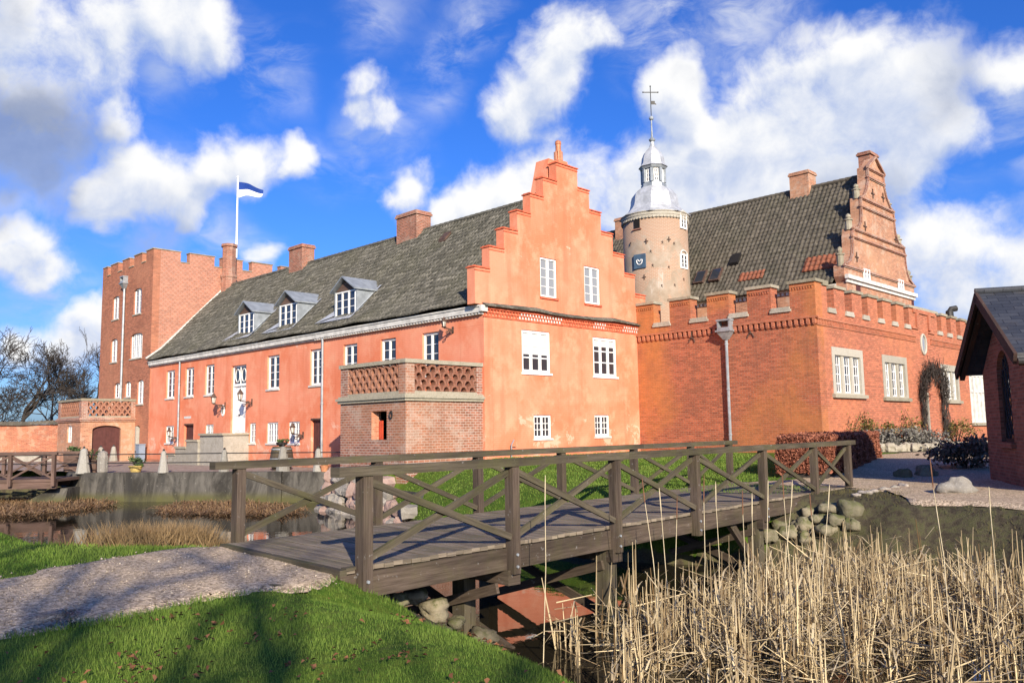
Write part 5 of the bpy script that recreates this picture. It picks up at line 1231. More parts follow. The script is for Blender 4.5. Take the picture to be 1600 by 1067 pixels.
# barrel with a bowl
d = ray(440, 722); P = EYE+d*(39.6/d[1]); P[2] = -.16
t = thing('planted_barrel', P, 'dark wooden barrel topped by a small bowl of plants behind a stone bollard', 'barrel')
m = MB(); m.lathe(P, [(.42,0),(.52,.35),(.54,.55),(.5,.85),(.42,1.1)], 20); m.build('barrel_body', MT['wood'], t)
m = MB()
for z in (.15, .5, .95): m.lathe(P+Z*z, [(.55 if z == .5 else .50,0),(.55 if z == .5 else .50,.06)], 20)
m.build('hoop', MT['zinc'], t); m = MB(); m.lathe(P+Z*1.1, [(.1,0),(.26,.1),(.28,.2)], 14); m.build('bowl', MT['iron'], t)
catmesh('foliage', [leafcloud(P+Z*1.38, (.26, .26, .14), 160, .06, np.random.default_rng(3))], MT['leaf_green'], t)
# electric box by the tower door
u, z = facP(233, 706, -.5)
t = thing('utility_box', W(33.25, -.5, -.17), 'blue grey metal utility box standing where tower and pink wall meet', 'utility box')
m = MB(); m.ubox(32.95, 33.6, -.75, -.35, -.17, .95); m.ubox(32.92, 33.63, -.78, -.33, .951, 1.0); m.ubox(33.0, 33.55, -.765, -.751, -.05, .88); m.build('cabinet', MT['blue_box'], t)
m = MB(); m.ubox(33.48, 33.52, -.8, -.766, .4, .55); m.build('handle', MT['iron'], t)

# wall lanterns
def lantern(px, py, label, P=None, u=None, z=None, k=.72, mat='rust_iron'):
    P = P or P0
    if u is None: u, z = facP(px, py)
    t = thing('wall_lantern', P(u, z, 0), label, 'wall lamp', 'bracket lanterns on the pink house')
    m = MB(); A = 1.0*k
    m.box(P, u-.05, u+.05, z-.25*k, z+.3*k, -.03, 0); m.tube([P(u, z, 0), P(u, z+.05, -A*.6), P(u, z+.12*k, -A)], .03, 6)
    pts = [P(u, z-.2*k+.18*k*math.sin(a), -A*(.12+.5*a/3.2)) for a in np.linspace(0, 3.1, 9)]; m.tube(pts, .028, 5)
    pts = [P(u, z-.02+.13*k*math.sin(a), -A*.36+.13*k*math.cos(a)) for a in np.linspace(0, 6.28, 13)]; m.tube(pts, .024, 5)
    pts = [P(u, z-.06-.1*k+.1*k*math.sin(a), -A*.68+.1*k*math.cos(a)) for a in np.linspace(0, 6.28, 11)]; m.tube(pts, .022, 5); m.build('bracket', MT[mat], t)
    c = P(u, z+.14*k, -A); m = MB(); m.lathe(c, [(.05,0),(.09,.04*k),(.13,.08*k)], 6); 
    for j in range(6):
        a = j*math.pi/3; m.tube([c+np.array([.12*math.cos(a)*k, .12*math.sin(a)*k, .08*k]), c+np.array([.2*math.cos(a)*k, .2*math.sin(a)*k, .52*k])], .014, 4)
    m.lathe(c, [(.27*k,.52*k),(.25*k,.56*k),(.13*k,.72*k),(.14*k,.75*k),(.05*k,.84*k),(.02*k,.94*k)], 6); m.build('lamp_frame', MT[mat], t)
    m = MB(); m.lathe(c, [(.105*k,.085*k),(.18*k,.515*k)], 6); m.build('lamp_glass', MT['lamp_glass'], t)
lantern(352, 634, 'upper bracket lantern left of the white front door')
lantern(394, 629, 'upper bracket lantern right of the white front door')
lantern(279, 684, 'small bracket lantern beside the leftmost cellar window of the pink house', k=.62)
lantern(474, 680, 'small bracket lantern beside the cellar window next to the open brown door', k=.62)
lantern(708, 516, 'small dark lamp bracket under the white cornice at the gable corner', k=.5)
lp = thing('standpipe', W(-.4, 1.55, .2), 'thin grey standpipe against the foot of the pink gable', 'pipe')
m = MB(); m.tube([W(-.12,1.35,-.2), W(-.12,1.35,.95), W(-.12,1.5,1.15)], .03, 6); m.build('pipe', MT['zinc'], lp); m = MB(); m.tube([W(-.12,1.4,.85), W(-.3,1.4,.85)], .025, 6); m.build('tap', MT['rust_iron'], lp)

# =================================================================== boulders
def boulder(P, r, seed, label, sq=(1.2, .9, .75), mat='boulder', ang=None, group=None):
    t = MB(); rock(t, P, r, seed, sq, 18, random.uniform(0, 3) if ang is None else ang); o = t.build('boulder', MT[mat], None, smooth=True)
    return tag(o, label, 'boulder', group)
GB = 'boulders under the far bridge end'
BL_ = [(1297,796,.30,'pale rounded boulder topmost under the far bridge end'),(1328,800,.36,'large pale boulder at the right edge of the pile under the bridge'),
 (1262,802,.22,'small sunlit boulder high in the pile beside the bridge beam'),(1254,824,.34,'big yellowish boulder in the middle of the pile under the bridge'),
 (1278,812,.24,'grey green boulder between the yellowish one and the topmost one'),(1303,815,.30,'round pale boulder below the largest one at the pile right'),
 (1217,822,.22,'small mossy boulder at the left of the pile by the support post'),(1232,834,.30,'dark mossy boulder low in the pile under the bridge beam'),
 (1290,830,.30,'shaded flat boulder low in the pile below the round pale one'),(1204,838,.26,'mossy boulder at water level beside the bridge support post'),(1330,822,.25,'half buried boulder where the pile meets the soil bank'),(1256,842,.26,'mossy boulder at the waterline under the yellowish one')]
def hitg(px, py):
    d = ray(px, py)
    for k in np.linspace(5, 40, 1200):
        P = EYE+d*k
        if P[2] < max(h1(P[0], P[1]), ZW): return P
    return P
for i, (px, py, r, lab) in enumerate(BL_): P = hitg(px, py); boulder(P+Z*r*.1-ray(px, py)*.07, r*.6, 100+i, lab, (1.15, .95, .85), group=GB)
NB = [(648,932,-.72,.23,'mossy green boulder just below the near bridge beam'),(618,936,-.6,.17,'dark boulder tucked under the near bridge end'),(680,952,-.85,.26,'flat mossy boulder on the near bank beside the grass edge'),(713,972,-1.05,.17,'small brown boulder on the near bank edge'),(754,995,-1.33,.24,'pale grey boulder at the waterline next to the reeds'),(594,934,-.5,.11,'little mossy stone beside the near bridge post')]
for i, (px, py, zz, r, lab) in enumerate(NB):
    P = zP(px, py, zz)
    boulder(P, r*.75, 200+i, lab, (1.25, 1., .62))
P = gnd(1496, 771, .1); boulder(P+Z*.13, .27, 301, 'pale oblong boulder lying alone on the gravel before the chapel', (1.35, .8, .8), 'granite')
for i, (px, py, r, lab) in enumerate(((1412,740,.2,'large rock added to stand for a black shadowed mass on the gravel'),(1448,738,.27,'broad rock added to stand for dark shadow near the purple shrub'))):
    P = gnd(px, py+6, .0); boulder(P+Z*.1, r, 310+i, lab, (1.3, 1, .7), 'boulder')  # rocks added to stand for the near black shadowed mass here
# edging stones
for gi, (pts, grp, lab) in enumerate((([(1338,776),(1352,772),(1366,769),(1382,766),(1398,763),(1412,761)], 'edging stones on the gravel', 'low pale edging stone at the rim of the gravel near the bridge end, number {} from the left'),)):
    for i, (px, py) in enumerate(pts): P = gnd(px, py, .05); boulder(P+Z*.03, .075+.02*(i % 2), 400+i+gi*30, ['leftmost','second','third','fourth','fifth','rightmost'][i]+' low edging stone in the short row at the gravel rim', (1.5, 1, .6), 'granite', group=grp)
kb = thing('stone_kerb', (17, 36, .3), 'row of pale rough stones edging the flower bed under the right brick wall', 'kerb')
m = MB(); KL = spline([(14.6,33.9),(15.6,34.3),(17.2,35.0),(20,36.6),(24,39.4)], 40); 
for i in range(40): rock(m, (KL[i][0]+random.uniform(-.08,.08), KL[i][1]+random.uniform(-.1,.1), h1(*KL[i])+.12), random.uniform(.16,.28), 500+i, (1.3, 1, .85), 9, random.uniform(0, 3))
m.build('kerb_stones', MT['stone_cap'], kb)

# =================================================================== hedge, shrubs, vine
def hedge(name, A, B, w, h, n, label, seed):
    rs = np.random.default_rng(seed); A = np.array(A, float); B = np.array(B, float); d = B-A; Lh = np.linalg.norm(d); d /= Lh; nn = np.array([-d[1], d[0]]); C = (A+B)/2; zb = h1(*C)
    t = thing(name, (C[0], C[1], zb), label, 'hedge')
    m = MB(); hw = w/2-.1
    m.hexa([np.array([*(A+d*.1-nn*hw), zb-.3]), np.array([*(B-d*.1-nn*hw), zb-.3]), np.array([*(B-d*.1+nn*hw), zb-.3]), np.array([*(A+d*.1+nn*hw), zb-.3]), np.array([*(A+d*.1-nn*hw), zb+h-.1]), np.array([*(B-d*.1-nn*hw), zb+h-.1]), np.array([*(B-d*.1+nn*hw), zb+h-.1]), np.array([*(A+d*.1+nn*hw), zb+h-.1])])
    m.build('inner_twigs', MT['twig'], t)
    # leaves concentrated on the faces
    S = rs.uniform(0, Lh, n); N = rs.uniform(-w/2, w/2, n); H_ = rs.uniform(0, h, n); f = rs.integers(0, 6, n); e = np.abs(rs.normal(0, .05, n))
    N = np.where(f < 2, -w/2+e, np.where(f == 2, w/2-e, N)); H_ = np.where(f == 3, h-e, H_); S = np.where(f == 4, e, np.where(f == 5, Lh-e, S))
    bump = .04*np.sin(S*5+H_*4)+.03*np.sin(S*11+N*7)
    rad = .22   # rounded corners
    p = np.c_[A[0]+d[0]*S+nn[0]*(N+bump), A[1]+d[1]*S+nn[1]*(N+bump), zb+H_+bump]
    catmesh('foliage', [quads(p, .062, rs)], MT['leaf_beech'], t)
hA = gnd(1238, 768, 0.05)[:2]; 
hedge('beech_hedge', (8.35,24.2), (13.0,31.4), 1.5, 1.08, 26000, 'clipped beech hedge with coppery dead leaves beyond the far bridge end', 11)
def bush(name, px, py, depth, r, h, n, leaf, size, label, cat='shrub', group=None, dense=1):
    rs = np.random.default_rng(int(px*7+py)); d = ray(px, py); P = EYE+d*(depth/d[1]); P[2] = h1(P[0], P[1])
    t = thing(name, P, label, cat, group); twigs(P, h*.95, r*.9, 26, rs, .014).build('stem', MT['twig'], t)
    catmesh('foliage', [leafcloud(P+Z*h*.52, (r, r, h*.5), n, size, rs)], MT[leaf], t); return P
GS = 'shrubs in the bed under the right brick wall'
bush('lavender_bush', 1372, 700, 36.2, .85, .95, 1500, 'leaf_grey', .075, 'grey lavender bush nearest the hedge in the wall bed', group=GS)
bush('lavender_bush', 1410, 700, 37.8, .9, .9, 1500, 'leaf_grey', .075, 'grey lavender bush second from the hedge in the wall bed', group=GS)
bush('lavender_bush', 1450, 700, 39.5, .95, .85, 1500, 'leaf_grey', .075, 'grey lavender bush furthest along the wall bed before the purple shrub', group=GS)
bush('rose_bush', 1345, 690, 36.6, .8, 1.5, 600, 'leaf_rose', .075, 'tall sparse rose bush against the brick wall behind the hedge end', group=GS)
bush('rose_bush', 1382, 690, 38.4, .9, 1.3, 800, 'leaf_rose', .075, 'yellowish green rose bush below the second stone window', group=GS)
bush('rose_bush', 1418, 690, 40.6, .9, 1.35, 650, 'leaf_rose', .075, 'yellowish rose bush left of the vine covered niche', group=GS)
bush('rose_bush', 1495, 690, 44.5, 1.1, 1.4, 700, 'leaf_rose', .075, 'rose bush under the white panelled door by the chapel corner', group=GS)
bush('purple_shrub', 1512, 728, 26.5, 1.05, 1.15, 1500, 'leaf_purple', .085, 'dark purple leaved shrub in the shade beside the chapel corner')
for i, (px, zz, lab) in enumerate(((1326, 2.0, 'thin rose stem climbing the brick wall below the first stone window'), (1415, 1.9, 'thin rose stem climbing the wall between second window and vine'))):
    s, z = gabP(px, 660, UC-.1); rs = np.random.default_rng(60+i); P = Pw(s, .4, -.15); t = thing('climbing_rose', P, lab, 'climber'); m = MB(); parts = []
    for k in range(4):
        a = Pw(s+rs.normal(0, .2), .3, -.15); b = Pw(s+rs.normal(0, .6), zz*rs.uniform(.7, 1.2), -.1); m.tube([a, (a+b)/2+rs.normal(0, .1, 3), b], [.02, .015, .008], 4)
        q = a+(b-a)*rs.uniform(.3, 1, (45, 1))+rs.normal(0, .16, (45, 3)); parts.append(quads(q, .06, rs))
    m.build('stem', MT['twig'], t); catmesh('foliage', parts, MT['leaf_rose'], t)
# leafless vine arching round a niche
s0, s1 = gabP(1441, 640, UC)[0], gabP(1470, 640, UC)[0]; rs = np.random.default_rng(5)
t = thing('arched_vine', Pw((s0+s1)/2, .4, -.2), 'thick leafless brown vine arching over a niche in the brick wall', 'climber'); m = MB()
sc = (s0+s1)/2; wv = (s1-s0)/2+.15
def vp(a, rad, dd): return Pw(sc-(wv+rad)*math.cos(a), 3.0+(1.25+rad)*math.sin(a), dd)
for k in range(420):
    a0 = rs.uniform(-.05, math.pi+.05); a1 = a0+rs.normal(0, .35); m.tube([vp(a0, rs.normal(.05, .28), -rs.uniform(.02, .45)), vp((a0+a1)/2, rs.normal(.1, .3), -rs.uniform(.05, .5)), vp(a1, rs.normal(.1, .35), -rs.uniform(.02, .5))], [.014, .012, .006], 3, False)
for k in range(160):
    sg = rs.choice([-1, 1]); z0 = rs.uniform(.4, 2.9); x = sc+sg*(wv+rs.normal(0, .14)); m.tube([Pw(x, z0, -rs.uniform(.05, .3)), Pw(x+rs.normal(0, .12), z0+.5, -rs.uniform(.05, .35)), Pw(x+rs.normal(0, .15), z0+1.0, -rs.uniform(.05, .3))], [.02, .015, .01], 3, False)
m.build('twigs', MT['twig'], t)
m = MB(); m.beam(Pw(sc-wv+.1, .3, -.3), Pw(sc-wv+.1, 3.1, -.3), .1, .1, G); m.build('trellis_post', MT['stone_white'], t)
tag(t)

# =================================================================== bare trees
def bare_tree(P, h, label, seed, spread=.5, levels=6, r0=None, group='bare winter trees beyond the garden wall', lean=(0, 0), nseg=3, minr=.018, name='bare_tree', dens=1.):
    rs = np.random.default_rng(seed); P = np.array(P, float); t = thing(name, P, label, 'tree', group); tr, cr = MB(), MB(); r0 = r0 or h*.02
    def grow(p, d, length, r, lv):
        m = tr if lv == 0 else cr; pts = [p]; q = p
        for i in range(nseg):
            d = d+rs.normal(0, .10+.03*lv, 3); d[2] += .05 if lv > 0 else .02; d /= np.linalg.norm(d); q = q+d*length/nseg; pts.append(q)
        rad = [max(minr*.7, r*(1-.45*i/nseg)) for i in range(nseg+1)]; m.tube(pts, rad, 7 if lv == 0 else (5 if lv < 3 else 3), cap=False)
        if lv >= levels: return
        nb = (4 if lv < 2 else 3); nb = max(2, int(nb*dens+.5))
        for k in range(nb):
            f = rs.uniform(.35 if lv else .55, 1.) if k else 1.; j = min(nseg-1, int(f*nseg)); pp = pts[j]+(pts[j+1]-pts[j])*(f*nseg-j)
            ax = rs.normal(0, 1, 3); ax -= d*(ax@d); ax /= np.linalg.norm(ax); sp = spread*(1.05 if k else .4)*rs.uniform(.7, 1.35)
            nd = d*math.cos(sp)+ax*math.sin(sp); grow(pp, nd, length*rs.uniform(.58, .8), max(minr, rad[j]*rs.uniform(.5, .72)), lv+1)
    grow(P, np.array([lean[0], lean[1], 1.]), h*.3, r0, 0)
    tr.build('trunk', MT['bark'], t); cr.build('crown', MT['twig'], t); return t
def tree_px(px, top, depth, **k):
    d = ray(px, 684); P = EYE+d*(depth/d[1]); P[2] = -.3; hz = 671.6-(px-800)*.0154; return P, 1.85+(hz-top)/FPX*depth
TR = [(22,536,88,'big dark bare tree at the left edge of the photo',.62,6,21),(-30,530,84,'bare tree half cut by the left edge of the frame',.6,6,22),(82,563,100,'bare tree in the middle of the three beyond the garden wall',.5,6,23),(95,600,104,'smaller bare tree just left of the garage porch',.5,6,24),(148,566,108,'slim upright bare tree against the square tower wall',.33,6,25),(5,610,80,'low dense bare tree near the garden wall at far left',.75,6,26)]
for px, top, dep, lab, sp, lv, sd_ in TR:
    P, h = tree_px(px, top, dep); bare_tree(P, h*1.4, lab, sd_, sp, lv, h*.026, dens=1.0, minr=.026)
rs = np.random.default_rng(9); m = MB(); P = np.array([-62., 92, -.3])
t = thing('bare_thicket', P, 'dark leafless thicket behind the brick garden wall at far left', 'thicket')
for k in range(900):
    x = rs.uniform(-80, -52); y = 92+rs.normal(0, 3); hh = rs.uniform(2.2, 4.6)*(1.2-.012*(x+80)); a = np.array([x, y, -.3]); m.tube([a, a+np.array([rs.normal(0, .5), rs.normal(0, .4), hh*.5]), a+np.array([rs.normal(0, 1.3), rs.normal(0, .8), hh])], [.06, .045, .02], 3, False)
m.build('twigs', MT['twig'], t)
# trees behind the viewpoint: they throw the branch shadows over lawn and path
for x, y, h, sd_, lab in ((5.2, -18, 17., 31, 'bare tree behind the viewpoint whose shadow crosses the near lawn'), (-2.0, -20, 19., 32, 'bare tree behind the viewpoint shading the gravel path'), (-7., -17, 16., 34, 'bare tree behind the viewpoint shading the left lawn')):
    bare_tree((x, y, h1(x, y)), h, lab, sd_, .5, 4, h*.026, 'bare trees behind the viewpoint', minr=.05, dens=.85)
# =================================================================== grass, reeds, leaves
def blades(P, hgt, wid, rs, bend=.5):
    n = len(P); t = rs.uniform(0, 6.283, n); w = np.c_[np.cos(t), np.sin(t), np.zeros(n)]*wid[:, None]; t2 = rs.uniform(0, 6.283, n)
    l = np.c_[np.cos(t2)*bend*hgt*rs.uniform(.2, 1, n), np.sin(t2)*bend*hgt*rs.uniform(.2, 1, n), hgt]
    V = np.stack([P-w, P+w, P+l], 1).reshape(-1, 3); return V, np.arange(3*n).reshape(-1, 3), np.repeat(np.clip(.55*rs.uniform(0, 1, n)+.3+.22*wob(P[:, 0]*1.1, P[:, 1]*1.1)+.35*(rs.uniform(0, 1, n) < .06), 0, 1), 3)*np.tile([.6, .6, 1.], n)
rs = np.random.default_rng(40)
def lawn(n, a0, a1, r0, r1, h0, wk, far=False):
    a = np.radians(rs.uniform(a0, a1, n)); r = r0*(r1/r0)**rs.uniform(0, 1, n); X = r*np.sin(a); Y = r*np.cos(a); s = sdist(X, Y); z = height(X, Y)
    ok = (s > .25) & (sdist(X, Y, PATH) > -.16*rs.uniform(0, 1, n)**3)
    if far: ok &= (sdist(X, Y, FG) > .1) & (((np.c_[X, Y]-O[:2])@F[:2] > .0) | ((np.c_[X, Y]-O[:2])@G[:2] < 10.)) 
    ok &= ~((X > 5.3) & (s < 3.0) & (Y > 3)) if far else (s > -1)
    X, Y, z, r = X[ok], Y[ok], z[ok], r[ok]; hh = h0*rs.uniform(.55, 1.3, len(X))*(1+.35*wob(X*1.5, Y*1.5)); wd = wk*r*rs.uniform(.6, 1.2, len(X))
    return blades(np.c_[X, Y, z-.005], hh, wd, rs)
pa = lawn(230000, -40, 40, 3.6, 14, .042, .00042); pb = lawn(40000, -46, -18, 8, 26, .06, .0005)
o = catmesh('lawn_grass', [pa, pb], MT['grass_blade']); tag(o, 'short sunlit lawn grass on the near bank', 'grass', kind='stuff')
n = 90000; a = np.radians(rs.uniform(-12, 30, n)); r = rs.uniform(18, 46, n)
X = r*np.sin(a); Y = r*np.cos(a); s = sdist(X, Y); uv_ = np.c_[X, Y]-O[:2]; uu, vv = uv_@F[:2], uv_@G[:2]
ok = (s > .2) & (sdist(X, Y, FG) > .15) & (uu < -.1) & (vv < 10.2) & (X > -5.2) & (X < 9.5) & ((X+1.79)*-.743+(Y-9.75)*.669 > .3); P = np.c_[X, Y, height(X, Y)][ok]; r = r[ok]
o = catmesh('lawn_grass', [blades(P, .06*rs.uniform(.5, 1.3, len(P)), .0006*r, rs)], MT['grass_blade']); tag(o, 'green lawn grass on the slope between bridge and pink gable', 'grass', kind='stuff')
n = 9000; k = rs.uniform(0, 1, n); i_ = rs.integers(0, NA-1, n); P = LO[i_]+(UP[i_]-LO[i_])*np.clip(k, 0, 1)[:, None]+rs.normal(0, .12, (n, 2)); ok = (P[:, 1] > 3) & (P[:, 0] > -9); P = P[ok]; n = len(P)
P = np.c_[P, height(P[:, 0], P[:, 1])+.032]; r_ = rs.gamma(3., .0023, n); oct_ = np.array([(1,0,0),(0,1,0),(-1,0,0),(0,-1,0),(0,0,.7),(0,0,-.7)]); of = np.array([(0,1,4),(1,2,4),(2,3,4),(3,0,4),(1,0,5),(2,1,5),(3,2,5),(0,3,5)])
V = (P[:, None]+(oct_[None]+rs.normal(0, .22, (n, 6, 3)))*r_[:, None, None]).reshape(-1, 3); Fq = (of[None]+6*np.arange(n)[:, None, None]).reshape(-1, 3)
o = npmesh('loose_gravel', V, Fq, MT['pebble'], cols=np.repeat(rs.uniform(0, 1, n), 6)); tag(o, 'loose pebbles scattered over the pale gravel path', 'gravel', kind='stuff')
# weeds on the soil bank at the right
n = 16000; X = rs.uniform(6., 16, n); Y = rs.uniform(9, 20, n); s = sdist(X, Y); ok = (s > .1) & (s < 5) & (wob(X*1.4, Y*1.4) > -.35) & (sdist(X, Y, FG) > .1); P = np.c_[X, Y, height(X, Y)][ok]
o = catmesh('bank_weeds', [blades(P, .06*rs.uniform(.3, 1.8, len(P)), np.full(len(P), .007), rs, 1.0)], MT['weed']); tag(o, 'sparse dry weeds on the dark soil bank right of the bridge', 'weeds', kind='stuff')

def stems(B, hgt, rad, lean, rs, kink=.35, broken=.4):
    """dry reed stems: 3-sided, three rings, many of them snapped over"""
    n = len(B); t = rs.uniform(0, 6.283, n); dirh = np.c_[np.cos(t), np.sin(t), np.zeros(n)]; ln = np.abs(rs.normal(0, lean, n)); m1 = B+np.c_[dirh[:, 0]*ln*hgt*.5, dirh[:, 1]*ln*hgt*.5, hgt*.55]
    br = rs.uniform(0, 1, n) < broken; t2 = rs.uniform(0, 6.283, n); d2 = np.c_[np.cos(t2), np.sin(t2), rs.uniform(-.75, .25, n)]; d2 /= np.linalg.norm(d2, axis=1)[:, None]
    up = np.c_[dirh[:, 0]*ln, dirh[:, 1]*ln, np.ones(n)]; up /= np.linalg.norm(up, axis=1)[:, None]; d = np.where(br[:, None], d2, up); e = m1+d*(hgt*.5*rs.uniform(.5, 1.2, n))[:, None]
    rings = []
    for c, k in ((B, 1.), (m1, .85), (e, .35)):
        for q in range(3): a = 2.0944*q; rings.append(c+np.c_[np.cos(a)*rad*k, np.sin(a)*rad*k, np.zeros(n)]+d*0)
    V = np.stack(rings, 1).reshape(-1, 3); b = np.arange(n)[:, None]*9; Fq = []
    for lv in (0, 3):
        for q in range(3): q2 = (q+1) % 3; Fq.append(np.c_[b+lv+q, b+lv+q2, b+lv+3+q2, b+lv+3+q])
    return V, np.stack(Fq, 1).reshape(-1, 4), np.repeat(np.clip(rs.normal(.52, .36, n), 0, 1), 9)
def ribbons(B, ln, wid, rs, rise=.5):
    n = len(B); t = rs.uniform(0, 6.283, n); d = np.c_[np.cos(t), np.sin(t), np.zeros(n)]; s_ = np.c_[-np.sin(t), np.cos(t), np.zeros(n)]*wid[:, None]
    m1 = B+d*(ln*.45)[:, None]+Z*(ln*rise*rs.uniform(.1, 1, n))[:, None]; e = B+d*ln[:, None]+Z*(ln*rs.uniform(-.3, .5, n)*rise)[:, None]
    V = np.stack([B-s_, B+s_, m1-s_*.9, m1+s_*.9, e-s_*.3, e+s_*.3], 1).reshape(-1, 3); b = np.arange(n)[:, None]*6
    Fq = np.stack([np.c_[b, b+1, b+3, b+2], np.c_[b+2, b+3, b+5, b+4]], 1).reshape(-1, 4); return V, Fq, np.repeat(np.clip(rs.normal(.5, .3, n), 0, 1), 6)
def inbed(n, poly, pad=0):
    lo, hi = poly.min(0), poly.max(0); X = rs.uniform(lo[0], hi[0], n); Y = rs.uniform(lo[1], hi[1], n); ok = sdist(X, Y, poly) < -pad; return X[ok], Y[ok]
RB = np.array([(.35,11.7),(.9,9.6),(1.3,8.6),(3,8.2),(6,8.0),(9,8.0),(10.5,9.4),(9.8,11.6),(8.9,13.6),(7.9,15.3),(6.8,16.3),(5.8,16.6),(4.4,15.3),(3.0,13.9),(1.7,12.9)])
cx, cy = inbed(2000, RB); pk = np.interp(cy-.05*cx, [8.2, 9.6, 11.0, 12.4], [.10, .22, .6, 1.0])*np.interp(cx, [.2, 1.4, 3.], [.3, .6, 1.]); pk = np.maximum(pk, sstep(5.2, 7.5, cx)*.8); ok = rs.uniform(0, 1, len(cx)) < pk; cx, cy = cx[ok], cy[ok]
cn = rs.integers(2, 11, len(cx)); ix = np.repeat(np.arange(len(cx)), cn); n = len(ix); csz = rs.uniform(.015, .075, len(cx)); chh = rs.gamma(11., .068, len(cx))
X = cx[ix]+rs.normal(0, 1, n)*csz[ix]; Y = cy[ix]+rs.normal(0, 1, n)*csz[ix]; zb = np.maximum(height(X, Y), ZW-.12); hh = np.clip(chh[ix]*rs.uniform(.35, 1.25, n), .12, 1.35)*np.interp(Y, [8, 11, 15], [.85, 1.1, .95])
pr = [stems(np.c_[X, Y, zb], hh, rs.uniform(.006, .019, n), .11, rs, broken=.3)]
# snapped stems lying criss-cross on the water and against each other
k = rs.integers(0, n, 2400); B = np.c_[X[k]+rs.normal(0, .25, 2400), Y[k]+rs.normal(0, .25, 2400), ZW+np.abs(rs.normal(.05, .22, 2400))]; far_ = B[:, 1] > 9.2; B = B[far_]
t_ = rs.uniform(0, 6.283, len(B)); ln_ = rs.uniform(.25, .95, len(B)); tilt = rs.normal(.12, .28, len(B)); dd = np.c_[np.cos(t_)*np.cos(tilt), np.sin(t_)*np.cos(tilt), np.sin(tilt)]
E_ = B+dd*ln_[:, None]; E_[:, 2] = np.maximum(E_[:, 2], ZW+.01); sdv = np.cross(dd, rs.normal(0, 1, (len(B), 3))); sdv /= np.linalg.norm(sdv, axis=1)[:, None]; s2 = np.cross(dd, sdv); rw_ = rs.uniform(.006, .012, len(B))[:, None]
rg = []
for c, kk in ((B, 1.), (E_, .5)):
    for q in range(3): rg.append(c+(sdv*math.cos(2.0944*q)+s2*math.sin(2.0944*q))*rw_*kk)
Vl = np.stack(rg, 1).reshape(-1, 3); b_ = np.arange(len(B))[:, None]*6; Fl = np.stack([np.c_[b_+q, b_+(q+1) % 3, b_+3+(q+1) % 3, b_+3+q] for q in range(3)], 1).reshape(-1, 4)
pr.append((Vl, Fl, np.repeat(np.clip(rs.normal(.5, .3, len(B)), 0, 1), 6)))
k = rs.integers(0, n, 3500); B = np.c_[X[k], Y[k], np.maximum(ZW+.03, zb[k])+hh[k]*rs.uniform(0, .8, 3500)]
pr.append(ribbons(B, rs.uniform(.15, .6, 3500), rs.uniform(.006, .016, 3500), rs, .6))
o = catmesh('reed_bed', pr, MT['reed']); tag(o, 'dense bed of dry straw coloured reeds standing in the near moat', 'reeds', kind='stuff')
# tall single stalks
ST = [(852,880,742,11.2,'reed'),(1003,930,745,11.9,'reed_brown'),(1030,900,762,12.1,'reed'),(1058,905,775,11.8,'reed_brown'),(1100,920,742,11.6,'reed_brown'),(1118,895,752,12.2,'reed'),(1160,900,765,11.4,'reed_brown'),(1175,885,770,11.9,'reed'),(1200,900,750,11.2,'reed'),(1222,870,738,12.0,'reed_brown'),(1238,880,750,11.7,'reed'),(1265,870,770,11.9,'reed_brown'),(1296,860,757,12.1,'reed'),(1453,830,715,10.9,'reed_brown'),(1545,830,760,10.7,'reed')]
ORD = ['first','second','third','fourth','fifth','sixth','seventh','eighth','ninth','tenth','eleventh','twelfth','thirteenth']
for i, (px, base, top, dep, mt) in enumerate(ST):
    d = ray(px, top); E_ = EYE+d*(dep/d[1]); B_ = E_+np.array([rs.normal(0, .12), rs.normal(0, .1), 0]); B_[2] = ZW; zz = E_[2]
    lab = (ORD[i]+' tall single reed stalk from the left standing before the footbridge') if i < 13 else ['lone tall brown reed stalk in front of the soil bank and gravel', 'thin pale reed stalk at the far right before the soil bank'][i-13]
    t = thing('reed_stalk', B_, lab, 'reed', 'tall reed stalks standing above the bed'); m = MB(); m.tube([B_, B_+(E_-B_)*.5+np.array([rs.normal(0, .03), 0, 0]), B_+(E_-B_)*.86], [.0075, .0065, .005], 5); m.build('stem', MT['stalk'], t)
    m = MB(); a, b = B_+(E_-B_)*.84, E_; m.tube([a, a+(b-a)*.2, a+(b-a)*.8, b], [.005, .008, .007, .003], 6); m.build('seed_head', MT['stalk_head' if mt == 'reed_brown' else 'stalk'], t)
# matted brown reeds in the left moat
def mat_reeds(poly, n, label, hmax=.2):
    X, Y = inbed(n, np.array(poly)); B = np.c_[X, Y, np.full(len(X), ZW)+rs.uniform(0, hmax*.5, len(X))]
    o = catmesh('fallen_reeds', [ribbons(B, rs.uniform(.3, .9, len(X)), rs.uniform(.012, .026, len(X)), rs, .22), stems(B[:len(B)//3], rs.uniform(.15, hmax, len(B)//3), np.full(len(B)//3, .012), .6, rs, broken=.6)], MT['reed_brown']); tag(o, label, 'reeds', kind='stuff')
w = lambda px, py: tuple(zP(px, py, ZW)[:2])
mat_reeds([w(-60,786), w(20,781), w(90,782), w(150,784), w(185,789), w(150,796), w(60,806), w(-60,812)], 4600, 'brown collapsed reeds floating on the left moat', .24)
mat_reeds([w(240,797), w(290,787), w(360,786), w(440,791), w(485,800), w(440,808), w(330,806), w(250,804)], 3400, 'brown collapsed reeds on the moat below the retaining wall', .2)
